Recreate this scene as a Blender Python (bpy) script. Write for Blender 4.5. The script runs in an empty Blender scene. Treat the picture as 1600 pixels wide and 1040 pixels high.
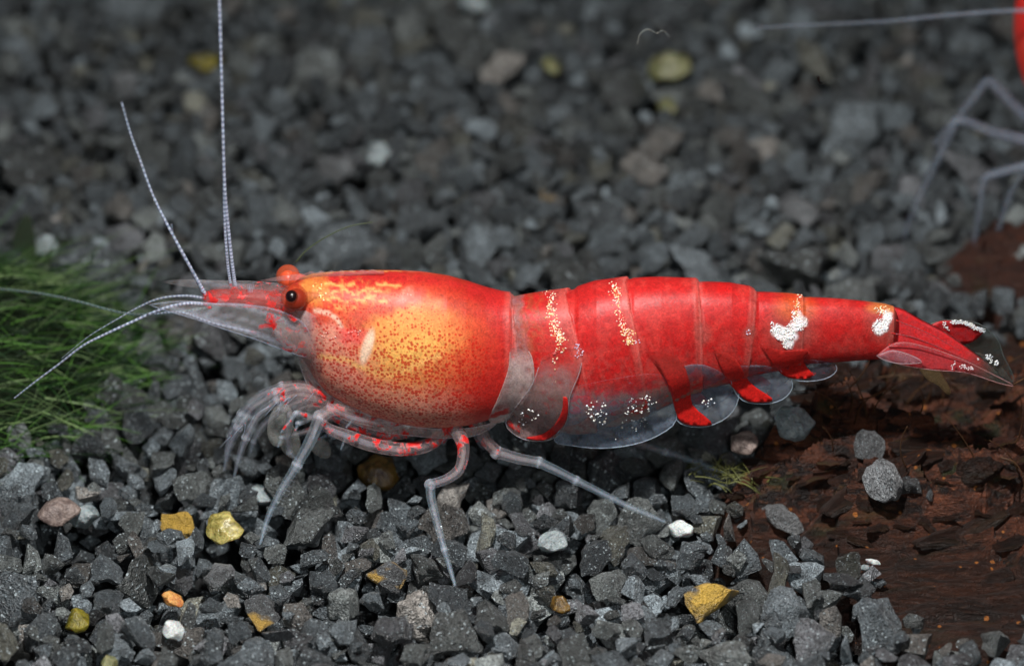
import bpy, bmesh, math, random
import numpy as np
from mathutils import Vector, Matrix, noise, geometry

random.seed(7); rng = np.random.default_rng(7)
S = bpy.context.scene
COL = S.collection
R = math.radians

# ------------------------------------------------------------------ camera
PITCH, DIST = R(32), 60.0
FWD = Vector((0, math.cos(PITCH), -math.sin(PITCH)))
UPV = Vector((0, math.sin(PITCH), math.cos(PITCH)))
AIM = Vector((0, 0, 3.3))
EYE = AIM - FWD * DIST
cd = bpy.data.cameras.new("camera"); cam = bpy.data.objects.new("camera", cd); COL.objects.link(cam)
cam.location = EYE; cam.rotation_euler = (math.pi / 2 - PITCH, 0, 0)
cd.lens = 135; cd.sensor_width = 36; cd.clip_end = 500; cd.clip_start = 1
cd.dof.use_dof = True; cd.dof.focus_distance = 60.1; cd.dof.aperture_fstop = 0.135 / 1.02
S.camera = cam
# ------------------------------------------------------------------ world, lamps, exposure
w = bpy.data.worlds.new("World"); S.world = w; w.use_nodes = True
w.node_tree.nodes["Background"].inputs[0].default_value = (0.75, 0.88, 1.0, 1)
w.node_tree.nodes["Background"].inputs[1].default_value = 0.03
def lamp(name, loc, aim, size, power, col):
    l = bpy.data.lights.new(name, 'AREA'); l.shape = 'DISK'; l.size = size; l.energy = power; l.color = col
    o = bpy.data.objects.new(name, l); COL.objects.link(o); o.location = loc
    o.rotation_euler = (Vector(aim) - Vector(loc)).to_track_quat('-Z', 'Y').to_euler()
    return o
lamp("flash_lamp", (-1, -10, 25), (2.5, 0, 0), 1.2, 10200, (1, .975, .95))
lamp("front_flash_lamp", (3, -40, 27), (0, 0, 3), 1.4, 4000, (.93, .98, 1))
S.view_settings.view_transform = 'Standard'; S.view_settings.look = 'None'
S.view_settings.exposure = 0; S.view_settings.gamma = 1
S.cycles.max_bounces = 6; S.cycles.transparent_max_bounces = 24; S.cycles.use_denoising = True
S.cycles.diffuse_bounces = 3; S.cycles.glossy_bounces = 2; S.cycles.transmission_bounces = 6

# ------------------------------------------------------------------ helpers
PXU = 100.0
def ray(px, py):
    return (FWD * DIST + Vector((1, 0, 0)) * ((px - 800) / PXU) + UPV * ((520 - py) / PXU))
def at(px, py, y=0.0):
    d = ray(px, py); t = (y - EYE.y) / d.y
    return EYE + d * t
def lin(r, g, b):
    f = lambda c: (c / 255 / 12.92) if c <= 10.3 else ((c / 255 + .055) / 1.055) ** 2.4
    return np.array([f(r), f(g), f(b)])
def obj(name, me, mat, parent=None):
    o = bpy.data.objects.new(name, me); COL.objects.link(o)
    if mat and not me.materials: me.materials.append(mat)
    if parent: o.parent = parent; o.matrix_parent_inverse = Matrix.Translation(-parent.location)
    return o
def tag(o, label=None, cat=None, group=None, kind=None):
    for k, v in (('label', label), ('category', cat), ('group', group), ('kind', kind)):
        if v: o[k] = v
    return o
def empty(name, loc):
    o = bpy.data.objects.new(name, None); COL.objects.link(o); o.location = loc; o.empty_display_size = .3
    return o
def mesh_from(name, V, F, rgba=None, attrs=None, smooth=True):
    me = bpy.data.meshes.new(name)
    me.from_pydata([tuple(v) for v in V], [], F)
    if smooth: me.polygons.foreach_set('use_smooth', [True] * len(me.polygons))
    if rgba is not None:
        a = me.color_attributes.new('Col', 'FLOAT_COLOR', 'POINT')
        a.data.foreach_set('color', np.asarray(rgba, dtype=np.float32).ravel())
    for k, v in (attrs or {}).items():
        a = me.attributes.new(k, 'FLOAT', 'POINT'); a.data.foreach_set('value', np.asarray(v, dtype=np.float32))
    me.update()
    return me

# ---- node material helper
class NT:
    def __init__(s, name):
        s.m = bpy.data.materials.new(name); s.m.use_nodes = True; s.t = s.m.node_tree
        s.b = s.t.nodes['Principled BSDF']
    def n(s, typ, **kw):
        x = s.t.nodes.new(typ)
        for k, v in kw.items():
            if isinstance(k, str) and k.startswith('i_'):
                x.inputs[k[2:].replace('_', ' ')].default_value = v
            else: setattr(x, k, v)
        return x
    def l(s, a, b): s.t.links.new(a, b)
    def val(s, v):
        x = s.n('ShaderNodeValue'); x.outputs[0].default_value = v; return x.outputs[0]
    def math(s, op, a, b=None, c=None, clamp=False):
        x = s.n('ShaderNodeMath', operation=op, use_clamp=clamp)
        for i, v in enumerate((a, b, c)):
            if v is None: continue
            if isinstance(v, (int, float)): x.inputs[i].default_value = v
            else: s.l(v, x.inputs[i])
        return x.outputs[0]
    def ramp(s, fac, stops):
        x = s.n('ShaderNodeValToRGB'); e = x.color_ramp.elements
        while len(e) < len(stops): e.new(.5)
        for q, (p, c) in zip(e, stops):
            q.position = p; q.color = (c, c, c, 1) if isinstance(c, (int, float)) else (*c, 1)
        s.l(fac, x.inputs[0]); return x.outputs[0]
    def mix(s, fac, a, b, mode='MIX'):
        x = s.n('ShaderNodeMix', data_type='RGBA', blend_type=mode)
        for i, v in ((0, fac), (6, a), (7, b)):
            if isinstance(v, (int, float)): x.inputs[i].default_value = v if i == 0 else (v, v, v, 1)
            elif isinstance(v, (tuple, list, np.ndarray)): x.inputs[i].default_value = (*v, 1)
            else: s.l(v, x.inputs[i])
        return x.outputs[2]
    def noise(s, vec, scale, detail=4, rough=.55, dist=0):
        x = s.n('ShaderNodeTexNoise'); s.l(vec, x.inputs['Vector'])
        x.inputs['Scale'].default_value = scale; x.inputs['Detail'].default_value = detail
        x.inputs['Roughness'].default_value = rough; x.inputs['Distortion'].default_value = dist
        return x.outputs[0]
    def voro(s, vec, scale, feature='F1'):
        x = s.n('ShaderNodeTexVoronoi', feature=feature); s.l(vec, x.inputs['Vector']); x.inputs['Scale'].default_value = scale
        return x

# ------------------------------------------------------------------ materials
def stone_material(name, mode, patch=None, alpha=1.0, rough=.55, pt=(.49, .58)):
    """mode 'object': tint from the object's colour; 'attr': tint from the mesh attribute."""
    t = NT(name)
    tc = t.n('ShaderNodeTexCoord'); oi = t.n('ShaderNodeObjectInfo')
    off = t.n('ShaderNodeVectorMath', operation='SCALE'); off.inputs[3].default_value = 57.0
    cmb = t.n('ShaderNodeCombineXYZ'); t.l(oi.outputs['Random'], cmb.inputs[0]); t.l(oi.outputs['Random'], cmb.inputs[1])
    t.l(cmb.outputs[0], off.inputs[0])
    add = t.n('ShaderNodeVectorMath', operation='ADD'); t.l(tc.outputs['Object'], add.inputs[0]); t.l(off.outputs[0], add.inputs[1])
    v = add.outputs[0]
    if mode == 'object': tint = oi.outputs['Color']
    else:
        a = t.n('ShaderNodeAttribute', attribute_name='Col'); tint = a.outputs['Color']
    big = t.noise(v, 1.7, 3, .6); mid = t.noise(v, 7, 4, .65); fine = t.noise(v, 34, 3, .7)
    g = t.voro(v, 40)
    m = t.math('ADD', t.math('MULTIPLY', big, .9), t.math('MULTIPLY', mid, .9))
    m = t.math('ADD', m, t.math('MULTIPLY', fine, 1.1))
    shade = t.ramp(m, [(.0, .0), (1, 1)])
    mr = t.n('ShaderNodeMapRange'); t.l(m, mr.inputs[0])
    mr.inputs[1].default_value = 1.05; mr.inputs[2].default_value = 1.95; mr.inputs[3].default_value = .12; mr.inputs[4].default_value = 2.1
    c = t.mix(1.0, tint, mr.outputs[0], 'MULTIPLY')
    sep = t.n('ShaderNodeSeparateColor'); t.l(g.outputs['Color'], sep.inputs[0])
    fl = t.math('MULTIPLY', t.math('GREATER_THAN', sep.outputs[0], .80), t.math('LESS_THAN', g.outputs['Distance'], .36))
    fl2 = t.math('MULTIPLY', fl, t.math('GREATER_THAN', mid, .49))
    c = t.mix(t.math('MULTIPLY', t.math('GREATER_THAN', sep.outputs[0], .955), .75), t.mix(t.math('MULTIPLY', fl2, .45), c, (.36, .44, .5)), (.6, .7, .74))  # mica flakes, and glints painted into the base colour as near-white cells
    dk = t.math('MULTIPLY', t.math('LESS_THAN', sep.outputs[1], .3), .75)
    c = t.mix(dk, c, t.mix(.75, c, (.004, .005, .006)))
    if patch is not None:
        pn = t.noise(v, 1.3, 3, .6, .6)
        c = t.mix(t.ramp(pn, [(pt[0], 0), (pt[1], 1)]), c, t.mix(mid, tuple(np.array(patch) * .6), patch))
    t.l(c, t.b.inputs['Base Color'])
    rr = t.ramp(t.math('ADD', fl, t.math('MULTIPLY', mid, .5)), [(0, min(1, rough + .05)), (.3, rough - .27), (1, .1)])
    t.l(rr, t.b.inputs['Roughness'])
    t.b.inputs['Specular IOR Level'].default_value = 1.0
    hgt = t.math('ADD', t.math('MULTIPLY', fine, .9), t.math('MULTIPLY', mid, 1.3))
    hgt = t.math('ADD', hgt, t.math('MULTIPLY', g.outputs['Distance'], .5))
    bp = t.n('ShaderNodeBump'); bp.inputs['Strength'].default_value = 1.0; bp.inputs['Distance'].default_value = .06
    t.l(hgt, bp.inputs['Height'])
    cv = t.n('ShaderNodeVectorMath', operation='SUBTRACT'); t.l(g.outputs['Color'], cv.inputs[0]); cv.inputs[1].default_value = (.5, .5, .5)
    sc = t.n('ShaderNodeVectorMath', operation='SCALE'); t.l(cv.outputs[0], sc.inputs[0]); t.l(t.math('ADD', t.math('MULTIPLY', fl, 1.5), .35), sc.inputs[3])
    ad = t.n('ShaderNodeVectorMath', operation='ADD'); t.l(bp.outputs[0], ad.inputs[0]); t.l(sc.outputs[0], ad.inputs[1])
    nm = t.n('ShaderNodeVectorMath', operation='NORMALIZE'); t.l(ad.outputs[0], nm.inputs[0])
    t.l(nm.outputs[0], t.b.inputs['Normal'])
    return t.m
M_STONE = stone_material('grey_stone', 'object')
M_MASS = stone_material('grey_gravel', 'attr')
def pebble_material(name, c1, c2, rough=.25, spec=.7, sss=.3):
    t = NT(name); tc = t.n('ShaderNodeTexCoord'); v = tc.outputs['Object']
    n1 = t.noise(v, 3.2, 4, .65, .5); n2 = t.noise(v, 16, 3, .6)
    c = t.mix(t.ramp(n1, [(.36, 0), (.62, 1)]), c1, c2)
    c = t.mix(t.ramp(n2, [(.3, .55), (.55, 0)]), c, tuple(np.array(c1) * .35))
    t.l(c, t.b.inputs['Base Color']); t.b.inputs['Roughness'].default_value = rough
    t.b.inputs['Specular IOR Level'].default_value = spec
    t.b.inputs['Subsurface Weight'].default_value = sss; t.b.inputs['Subsurface Scale'].default_value = .12
    bp = t.n('ShaderNodeBump'); bp.inputs['Strength'].default_value = .6; bp.inputs['Distance'].default_value = .04
    t.l(t.math('ADD', n2, t.math('MULTIPLY', n1, 1.5)), bp.inputs['Height']); t.l(bp.outputs[0], t.b.inputs['Normal'])
    return t.m

def shrimp_material():
    t = NT('shrimp_shell')
    tc = t.n('ShaderNodeTexCoord'); v = tc.outputs['Object']
    a = t.n('ShaderNodeAttribute', attribute_name='Col')
    d = t.n('ShaderNodeAttribute', attribute_name='dots').outputs['Fac']
    p = t.n('ShaderNodeAttribute', attribute_name='patch').outputs['Fac']
    nd = t.noise(v, 6, 2); 
    # pigment dots
    vo = t.voro(v, 19.0); vo.inputs['Randomness'].default_value = .85
    sp = t.n('ShaderNodeSeparateColor'); t.l(vo.outputs['Color'], sp.inputs[0])
    thr = t.math('MULTIPLY', t.math('ADD', t.math('MULTIPLY', sp.outputs[0], .34), .30), d)
    dm = t.math('SUBTRACT', thr, vo.outputs['Distance'])
    dm = t.math('MULTIPLY', dm, 9.0, clamp=True)
    dark = t.mix(.0, lin(190, 30, 20), lin(190, 30, 20))
    c = t.mix(t.math('MULTIPLY', dm, .8), a.outputs['Color'], dark)
    # larger ragged red patches (legs, lower side plates)
    pn = t.noise(v, 5.5, 4, .6, .5)
    pm = t.math('MULTIPLY', t.math('SUBTRACT', t.math('MULTIPLY', p, .5), t.math('SUBTRACT', .78, pn)), 14, clamp=True)
    c = t.mix(pm, c, lin(205, 38, 36))
    # network mottling of the pigment
    w1 = t.noise(v, 13, 4, .7, 1.2); w2 = t.noise(v, 40, 2, .6)
    mot = t.n('ShaderNodeMapRange'); t.l(t.math('ADD', t.math('MULTIPLY', w1, .7), t.math('MULTIPLY', w2, .5)), mot.inputs[0])
    mot.inputs[1].default_value = .42; mot.inputs[2].default_value = .8; mot.inputs[3].default_value = .6; mot.inputs[4].default_value = 1.35
    c = t.mix(1, c, mot.outputs[0], 'MULTIPLY')
    t.l(c, t.b.inputs['Base Color'])
    lw = t.n('ShaderNodeLayerWeight'); lw.inputs[0].default_value = .35
    e = t.math('POWER', lw.outputs['Facing'], 2.2)
    al = t.math('ADD', t.math('MAXIMUM', a.outputs['Alpha'], t.math('MULTIPLY', pm, .92)), t.math('MULTIPLY', e, .6), clamp=True)
    t.l(al, t.b.inputs['Alpha'])
    t.b.inputs['Roughness'].default_value = .42; t.b.inputs['Specular IOR Level'].default_value = .26
    t.b.inputs['Subsurface Weight'].default_value = .3; t.b.inputs['Subsurface Scale'].default_value = .14
    t.b.inputs['Subsurface Radius'].default_value = (1, .35, .2)
    bp = t.n('ShaderNodeBump'); bp.inputs['Strength'].default_value = .25; bp.inputs['Distance'].default_value = .02
    t.l(w1, bp.inputs['Height']); t.l(bp.outputs[0], t.b.inputs['Normal'])
    return t.m
M_SH = shrimp_material()
def plain(name, col, rough=.5, spec=.5, alpha=1, coat=0, metal=0):
    t = NT(name); t.b.inputs['Base Color'].default_value = (*col, 1); t.b.inputs['Roughness'].default_value = rough
    t.b.inputs['Specular IOR Level'].default_value = spec; t.b.inputs['Alpha'].default_value = alpha
    t.b.inputs['Coat Weight'].default_value = coat; t.b.inputs['Coat Roughness'].default_value = .03
    t.b.inputs['Metallic'].default_value = metal
    return t.m
def speck_material():
    t = NT('guanine_speck'); a = t.n('ShaderNodeAttribute', attribute_name='Col')
    t.l(a.outputs['Color'], t.b.inputs['Base Color']); t.b.inputs['Roughness'].default_value = .3
    t.b.inputs['Specular IOR Level'].default_value = 1.0
    return t.m
M_SPECK = speck_material()
def wood_material(name, c1, c2, c3, spots=True):
    t = NT(name); tc = t.n('ShaderNodeTexCoord')
    mp = t.n('ShaderNodeMapping'); t.l(tc.outputs['Object'], mp.inputs[0]); mp.inputs['Scale'].default_value = (.45, 1.9, 1.5)
    mp.inputs['Rotation'].default_value = (0, 0, R(14))
    v = mp.outputs[0]; vo = tc.outputs['Object']
    n1 = t.noise(v, 2.4, 6, .65, .9); n2 = t.noise(v, 9, 5, .7, .5); n3 = t.noise(vo, 26, 3, .7)
    c = t.mix(t.ramp(n1, [(.40, 0), (.62, 1)]), c1, c2)
    c = t.mix(t.math('MULTIPLY', t.ramp(n2, [(.57, 0), (.72, 1)]), .55), c, c3)
    c = t.mix(t.math('MULTIPLY', t.ramp(n3, [(.35, 1), (.55, 0)]), .55), c, tuple(np.array(c1) * .3))
    gm = t.noise(v, 1.1, 3, .6)
    c = t.mix(t.math('MULTIPLY', t.ramp(gm, [(.56, 0), (.68, 1)]), .5), c, (.035, .045, .012))
    if spots:
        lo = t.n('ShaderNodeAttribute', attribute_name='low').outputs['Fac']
        c = t.mix(t.ramp(lo, [(.25, .8), (.7, 0)]), c, (.012, .006, .004))  # decayed dark slab in front; in the back hollow this is painted-in shade
        vr = t.voro(vo, 4.2); s2 = t.n('ShaderNodeSeparateColor'); t.l(vr.outputs['Color'], s2.inputs[0])
        sz = t.math('MULTIPLY', t.math('SUBTRACT', s2.outputs[0], .35), .36)
        dd = t.math('ADD', vr.outputs['Distance'], t.math('MULTIPLY', t.math('SUBTRACT', n3, .5), .25))
        sm = t.math('MULTIPLY', t.math('SUBTRACT', sz, dd), 22, clamp=True)
        c = t.mix(t.math('MULTIPLY', sm, .85), c, (.38, .13, .025))
    t.l(c, t.b.inputs['Base Color'])
    t.b.inputs['Roughness'].default_value = .42; t.b.inputs['Specular IOR Level'].default_value = .45
    h = t.math('ADD', t.math('MULTIPLY', n2, 1.2), t.math('MULTIPLY', n3, .5))
    bp = t.n('ShaderNodeBump'); bp.inputs['Strength'].default_value = .9; bp.inputs['Distance'].default_value = .09
    t.l(h, bp.inputs['Height']); t.l(bp.outputs[0], t.b.inputs['Normal'])
    return t.m
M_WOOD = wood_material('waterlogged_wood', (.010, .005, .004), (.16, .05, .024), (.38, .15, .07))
M_WOOD2 = wood_material('red_brown_wood', (.035, .014, .010), (.085, .03, .018), (.14, .06, .035), False)

# ------------------------------------------------------------------ stones: shapes
def stone_shape(seed, hi, smooth_peb=False):
    r = random.Random(seed)
    bm = bmesh.new()
    sx, sy, sz = 1, r.uniform(.6, .95), r.uniform(.42, .75)
    for _ in range(r.randint(9, 14) if not smooth_peb else 26):
        d = Vector((r.gauss(0, 1), r.gauss(0, 1), r.gauss(0, 1))).normalized()
        k = r.uniform(.8, 1.08) if not smooth_peb else 1
        bm.verts.new((d.x * sx * k, d.y * sy * k, d.z * sz * k))
    res = bmesh.ops.convex_hull(bm, input=bm.verts[:])
    bmesh.ops.delete(bm, geom=[g for g in set(res['geom_interior'] + res['geom_unused']) if isinstance(g, bmesh.types.BMVert)], context='VERTS')
    bmesh.ops.dissolve_limit(bm, angle_limit=R(14), verts=bm.verts, edges=bm.edges)
    bmesh.ops.bevel(bm, geom=bm.edges[:] + bm.verts[:], offset=.035 if not smooth_peb else .12, segments=1, profile=.6, affect='EDGES', clamp_overlap=True)
    bmesh.ops.triangulate(bm, faces=bm.faces)
    if hi:
        bmesh.ops.subdivide_edges(bm, edges=[e for e in bm.edges if e.calc_length() > .3], cuts=1, use_grid_fill=True)
        bmesh.ops.triangulate(bm, faces=bm.faces)
        bmesh.ops.subdivide_edges(bm, edges=[e for e in bm.edges if e.calc_length() > .2], cuts=1, use_grid_fill=True)
        bmesh.ops.triangulate(bm, faces=bm.faces)
    o = Vector((seed * 3.1, seed * 1.7, 0))
    for v in bm.verts:
        q = v.co + o
        a = noise.noise(q * 1.3) * .20 + noise.noise(q * 3.1) * .10 + (noise.noise(q * 7) * .06 if hi else 0)
        v.co += v.co.normalized() * a * (.5 if smooth_peb else 1)
    mx = max(max(abs(v.co.x), abs(v.co.y)) for v in bm.verts)
    for v in bm.verts: v.co /= 2 * mx
    me = bpy.data.meshes.new('stone'); bm.to_mesh(me); bm.free()
    me.polygons.foreach_set('use_smooth', [True] * len(me.polygons))
    me.set_sharp_from_angle(angle=R(27 if not smooth_peb else 60))
    return me
NSH = 22
LO = [stone_shape(i, False) for i in range(NSH)]
HI = [stone_shape(i, True) for i in range(NSH)]
for m in HI: m.materials.append(M_STONE)
def arrays(me):
    V = np.empty(len(me.vertices) * 3); me.vertices.foreach_get('co', V)
    T = np.empty(len(me.polygons) * 3, dtype=np.int32); me.polygons.foreach_get('vertices', T)
    return V.reshape(-1, 3), T.reshape(-1, 3)
LOA = [arrays(m) for m in LO]

# ------------------------------------------------------------------ stones: dropped one by one on to a height raster
CELL = .06
X0, X1, Y0, Y1 = -14.0, 14.0, -8.0, 24.0
NX, NY = int((X1 - X0) / CELL), int((Y1 - Y0) / CELL)
gx = X0 + (np.arange(NX) + .5) * CELL; gy = Y0 + (np.arange(NY) + .5) * CELL
GX, GY = np.meshgrid(gx, gy, indexing='ij')
FLOOR = -1.15 + .16 * np.sin(GX * .55 + 1) * np.cos(GY * .47) + .10 * np.sin(GX * 1.3 + GY * .9)
FLOOR += .55 * np.exp(-((GX + 5.5) / 2.2) ** 2 - ((GY + 1.0) / 1.6) ** 2)
H = FLOOR.copy(); ID = -np.ones((NX, NY), dtype=np.int32)
BW = np.random.default_rng(3).random((40, 3)); BW /= BW.sum(1)[:, None]
def raster(V, T):
    P = np.einsum('kb,tbc->tkc', BW, V[T]).reshape(-1, 3)
    P = np.vstack([P, V])
    ix = np.floor(P[:, 0] / CELL).astype(int); iy = np.floor(P[:, 1] / CELL).astype(int)
    ox, oy = ix.min(), iy.min(); ix -= ox; iy -= oy
    top = np.full((ix.max() + 1, iy.max() + 1), -9.0); bot = np.full(top.shape, 9.0)
    np.maximum.at(top, (ix, iy), P[:, 2]); np.minimum.at(bot, (ix, iy), P[:, 2])
    return top, bot, ox, oy
LIB = []
lr = random.Random(11)
for k in range(300):
    s = k % NSH
    size = min(1.5, max(.26, lr.lognormvariate(math.log(.57), .44)))
    rot = Matrix.Rotation(lr.uniform(0, 6.283), 3, 'Z') @ Matrix.Rotation(lr.gauss(0, .55), 3, 'X') @ Matrix.Rotation(lr.gauss(0, .55), 3, 'Y')
    M = np.array(rot) * size
    V, T = LOA[s]; V2 = V @ M.T
    LIB.append((s, M, *raster(V2, T)))
def half_width(y): return 8.0 * (60 + .848 * y + 1.75) / 60 + 1.8
KEEP = []         # (x, y, r) nothing may be dropped on these
STONES = []       # (shape, M, x, y, z)
def place(lib, cx, cy, allow=True):
    s, M, top, bot, ox, oy = lib
    i = int(round((cx - X0) / CELL)) + ox; j = int(round((cy - Y0) / CELL)) + oy
    a, b = top.shape
    if i < 0 or j < 0 or i + a > NX or j + b > NY: return None
    h = H[i:i + a, j:j + b]; m = bot < 5
    z = np.max(np.where(m, h - bot, -9))
    return z - .03, i, j
def commit(lib, z, i, j, sid):
    s, M, top, bot, ox, oy = lib; a, b = top.shape
    h = H[i:i + a, j:j + b]; t = top + z; m = (t > h) & (top > -5)
    h[m] = t[m]; ID[i:i + a, j:j + b][m] = sid
def fill(level, tries, cands):
    for _ in range(tries):
        best = None
        y = Y0 + 1 + (Y1 - Y0 - 2) * lr.random() ** 1.0; hw = min(13.3, half_width(y))
        x = lr.uniform(-hw, hw)
        lib = LIB[lr.randrange(len(LIB))]
        for c in range(cands):
            cx, cy = x + lr.uniform(-.6, .6), y + lr.uniform(-.6, .6)
            if any((cx - a) ** 2 + (cy - b) ** 2 < r * r for a, b, r in KEEP): continue
            q = place(lib, cx, cy)
            if q and (best is None or q[0] < best[0]): best = q
        if best is None or best[0] > level: continue
        z, i, j = best
        commit(lib, z, i, j, len(STONES))
        STONES.append((lib[0], lib[1], X0 + (i - lib[4]) * CELL, Y0 + (j - lib[5]) * CELL, z))
def g2(px, py, z=0.0):
    d = ray(px, py); t = (z - EYE.z) / d.z; p = EYE + d * t; return (p.x, p.y)
OUT1 = [g2(1090, 790), g2(1110, 850), g2(1180, 872), g2(1255, 890), g2(1335, 930), g2(1400, 990), g2(1480, 1015), g2(1640, 1000), g2(1900, 980),
        g2(1900, 520), g2(1640, 500), g2(1500, 505), g2(1400, 530), g2(1310, 566), g2(1262, 600), g2(1248, 650), g2(1215, 700), g2(1170, 740)]
def in_poly(O, X, Y, grow=0.0):
    ins = np.zeros(X.shape, bool); j = len(O) - 1
    for i in range(len(O)):
        (xi, yi), (xj, yj) = O[i], O[j]
        ins ^= ((yi > Y) != (yj > Y)) & (X < (xj - xi) * (Y - yi) / (yj - yi + 1e-12) + xi); j = i
    return ins
WOODMASK = in_poly(OUT1, GX, GY)
FLOOR[WOODMASK] = -.1           # the wood already lies there when the gravel is poured round it; stones lap over its edge only
_d = np.full(GX.shape, 1e9)
for _i in range(len(OUT1)):
    (xi, yi), (xj, yj) = OUT1[_i], OUT1[_i - 1]; _L = (xj - xi) ** 2 + (yj - yi) ** 2
    _t = np.clip(((GX - xi) * (xj - xi) + (GY - yi) * (yj - yi)) / _L, 0, 1); _d = np.minimum(_d, np.hypot(GX - xi - _t * (xj - xi), GY - yi - _t * (yj - yi)))
FLOOR[WOODMASK & (_d > .45 + .3 * np.sin(GX * 3) * np.sin(GY * 4))] = .9
H[:] = FLOOR
fill(.25, 12500, 7)
def ground_hit(px, py):
    d = ray(px, py).normalized(); p = EYE + d * 40
    for _ in range(4000):
        p = p + d * .02
        i, j = int((p.x - X0) / CELL), int((p.y - Y0) / CELL)
        if 0 <= i < NX and 0 <= j < NY and p.z <= H[i, j]: return p
        if p.z < -2: return p
    return p

# ---- the singular pebbles: (name, px, py, width px, height px, kind, label, category)
def lc(*c): return tuple(lin(*c))
PB = {
 'yellow': pebble_material('yellow_quartz', lc(120, 110, 50), lc(206, 192, 118), .15, 1, .5),
 'ochre': stone_material('ochre_patched_stone', 'object', lc(236, 192, 100)),
 'ochre_face': stone_material('ochre_faced_stone', 'object', lc(240, 196, 92), pt=(.40, .50)),
 'orange': pebble_material('orange_quartz', lc(190, 110, 50), lc(238, 186, 110), .3, .6, .3),
 'white': pebble_material('white_quartz', lc(190, 200, 200), lc(240, 243, 240), .3, .7, .4),
 'pale': pebble_material('pale_blue_stone', lc(112, 122, 126), lc(164, 176, 178), .3, .7, .3),
 'olive': pebble_material('olive_quartz', lc(80, 76, 26), lc(150, 138, 48), .2, .8, .2),
 'brown': pebble_material('amber_quartz', lc(62, 45, 15), lc(130, 100, 45), .2, .8, .3),
 'pink': pebble_material('pink_quartz', lc(150, 120, 110), lc(215, 190, 180), .3, .7, .3),
 'lime': pebble_material('lime_quartz', lc(96, 98, 62), lc(150, 150, 108), .3, .7, .3),
  'rose': pebble_material('rose_grey_stone', lc(95, 80, 76), lc(150, 134, 126), .4, .5, .0),
 'grey': stone_material('light_grey_stone', 'object'),
}
PEBS = [
 (350, 836, 66, 'yellow', 0, 'translucent yellow rounded pebble with a crinkled dimpled top, left of the bent front leg tip', 1),
 (283, 808, 60, 'ochre_face', 1, 'grey angular stone with a yellow ochre face, just left of the translucent yellow pebble', 2),
 (270, 930, 34, 'orange', 1, 'small orange pebble perched directly above the small white one', 3),
 (268, 972, 38, 'white', 1, 'small white pebble tucked under the small orange one at the front left', 4),
 (122, 960, 40, 'olive', 0, 'olive green and yellow glassy pebble alone near the front left corner', 5),
 (1115, 932, 84, 'ochre_face', 1, 'grey stone with a broad yellow ochre face at the front right, below the white chip', 58),
 (1062, 823, 38, 'white', 0, 'bright white chip at the left tip of the driftwood, by the trailing leg tip', 7),
 (862, 836, 44, 'pale', 0, 'pale blue white smooth stone between dark stones under the long trailing leg', 8),
 (606, 915, 62, 'ochre', 2, 'elongated grey stone with one orange end, left of the middle leg tip', 9),
 (588, 727, 62, 'brown', 0, 'brown amber pebble in the shade under the carapace', 10),
 (410, 762, 44, 'pale', 1, 'pale greenish grey flat stone just left of the forward bent leg', 11),
 (342, 892, 54, 'grey', 3, 'light grey rounded stone straight below the translucent yellow pebble', 12),
 (126, 787, 52, 'pale', 3, 'pale blue grey stone tucked under the big dark stone at the front left', 13),
 (94, 812, 66, 'rose', 4, 'narrow pinkish wedge shaped stone near the left edge of the picture', 14),
 (172, 1030, 32, 'lime', 1, 'small lime yellow pebble at the bottom edge near the left corner', 15),
 (405, 945, 60, 'ochre', 5, 'grey stone with an ochre scar, lowest of the patched stones at front left', 16),
 (875, 935, 34, 'brown', 0, 'small amber brown pebble in a gap of the front gravel', 17),
 (1160, 702, 44, 'rose', 0, 'pinkish brown pebble in the shade under the third side plate', 18),
 (1240, 678, 60, 'pale', 2, 'pale grey long pebble in the shade behind the driftwood', 19),
 (860, 88, 44, 'lime', 1, 'blurred cream coloured pebble far back, above the middle of the shrimp', 20),
 (1046, 108, 66, 'lime', 2, 'large blurred pale yellow pebble far back, above the spotted abdomen', 21),
 (1046, 160, 34, 'lime', 0, 'small blurred lime pebble far back, just below the large pale yellow one', 22),
 (318, 84, 50, 'olive', 0, 'blurred olive yellow pebble far back, just left of the upright antenna', 23),
 (205, 130, 60, 'grey', 1, 'blurred pale grey pebble far back in the top left corner', 24),
 (590, 254, 40, 'pale', 2, 'blurred whitish upright pebble behind the shrimp head', 25),
 (522, 264, 66, 'grey', 4, 'blurred beige wedge pebble behind the shrimp head, left of the whitish upright one', 26),
 (735, 3, 56, 'pale', 1, 'blurred blue white pebble cut by the top edge of the picture', 27),
 (72, 376, 36, 'pale', 2, 'blurred white elongated chip beside the top of the green moss', 28),
 (1250, 310, 60, 'grey', 1, 'blurred light grey angular stone behind the abdomen, left of the other shrimp legs', 29),
 (865, 300, 50, 'ochre', 1, 'blurred ochre stained stone behind the first gold speckled band', 30),
]
PEBSH = {}
def peb_shape(idx, kind_smooth):
    return stone_shape(100 + idx, True, kind_smooth)
placed = []
spots = []
for p in PEBS:
    q = ground_hit(p[0], p[1]); spots.append(q)
# clear the stones standing where a singular pebble goes, and those just in front that would hide it
skip = set()
for p, q in zip(PEBS, spots):
    r = p[2] / 100 * .5 * (60 + .848 * q.y) / 60
    for (dx, dy, rr) in ((0, 0, r), (0, -r * 1.1, r * .75)):
        m = (GX - q.x - dx) ** 2 + (GY - q.y - dy) ** 2 < rr * rr
        ids = ID[m]; hh = H[m]
        for i_, h_ in zip(ids, hh):
            if i_ >= 0 and h_ > q.z - .12 - (.0 if dy == 0 else .1): skip.add(int(i_))
old = STONES
libof = {}
STONES = []; H[:] = FLOOR; ID[:] = -1
for k, s in enumerate(old):
    if k in skip: continue
    STONES.append(s)
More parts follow.
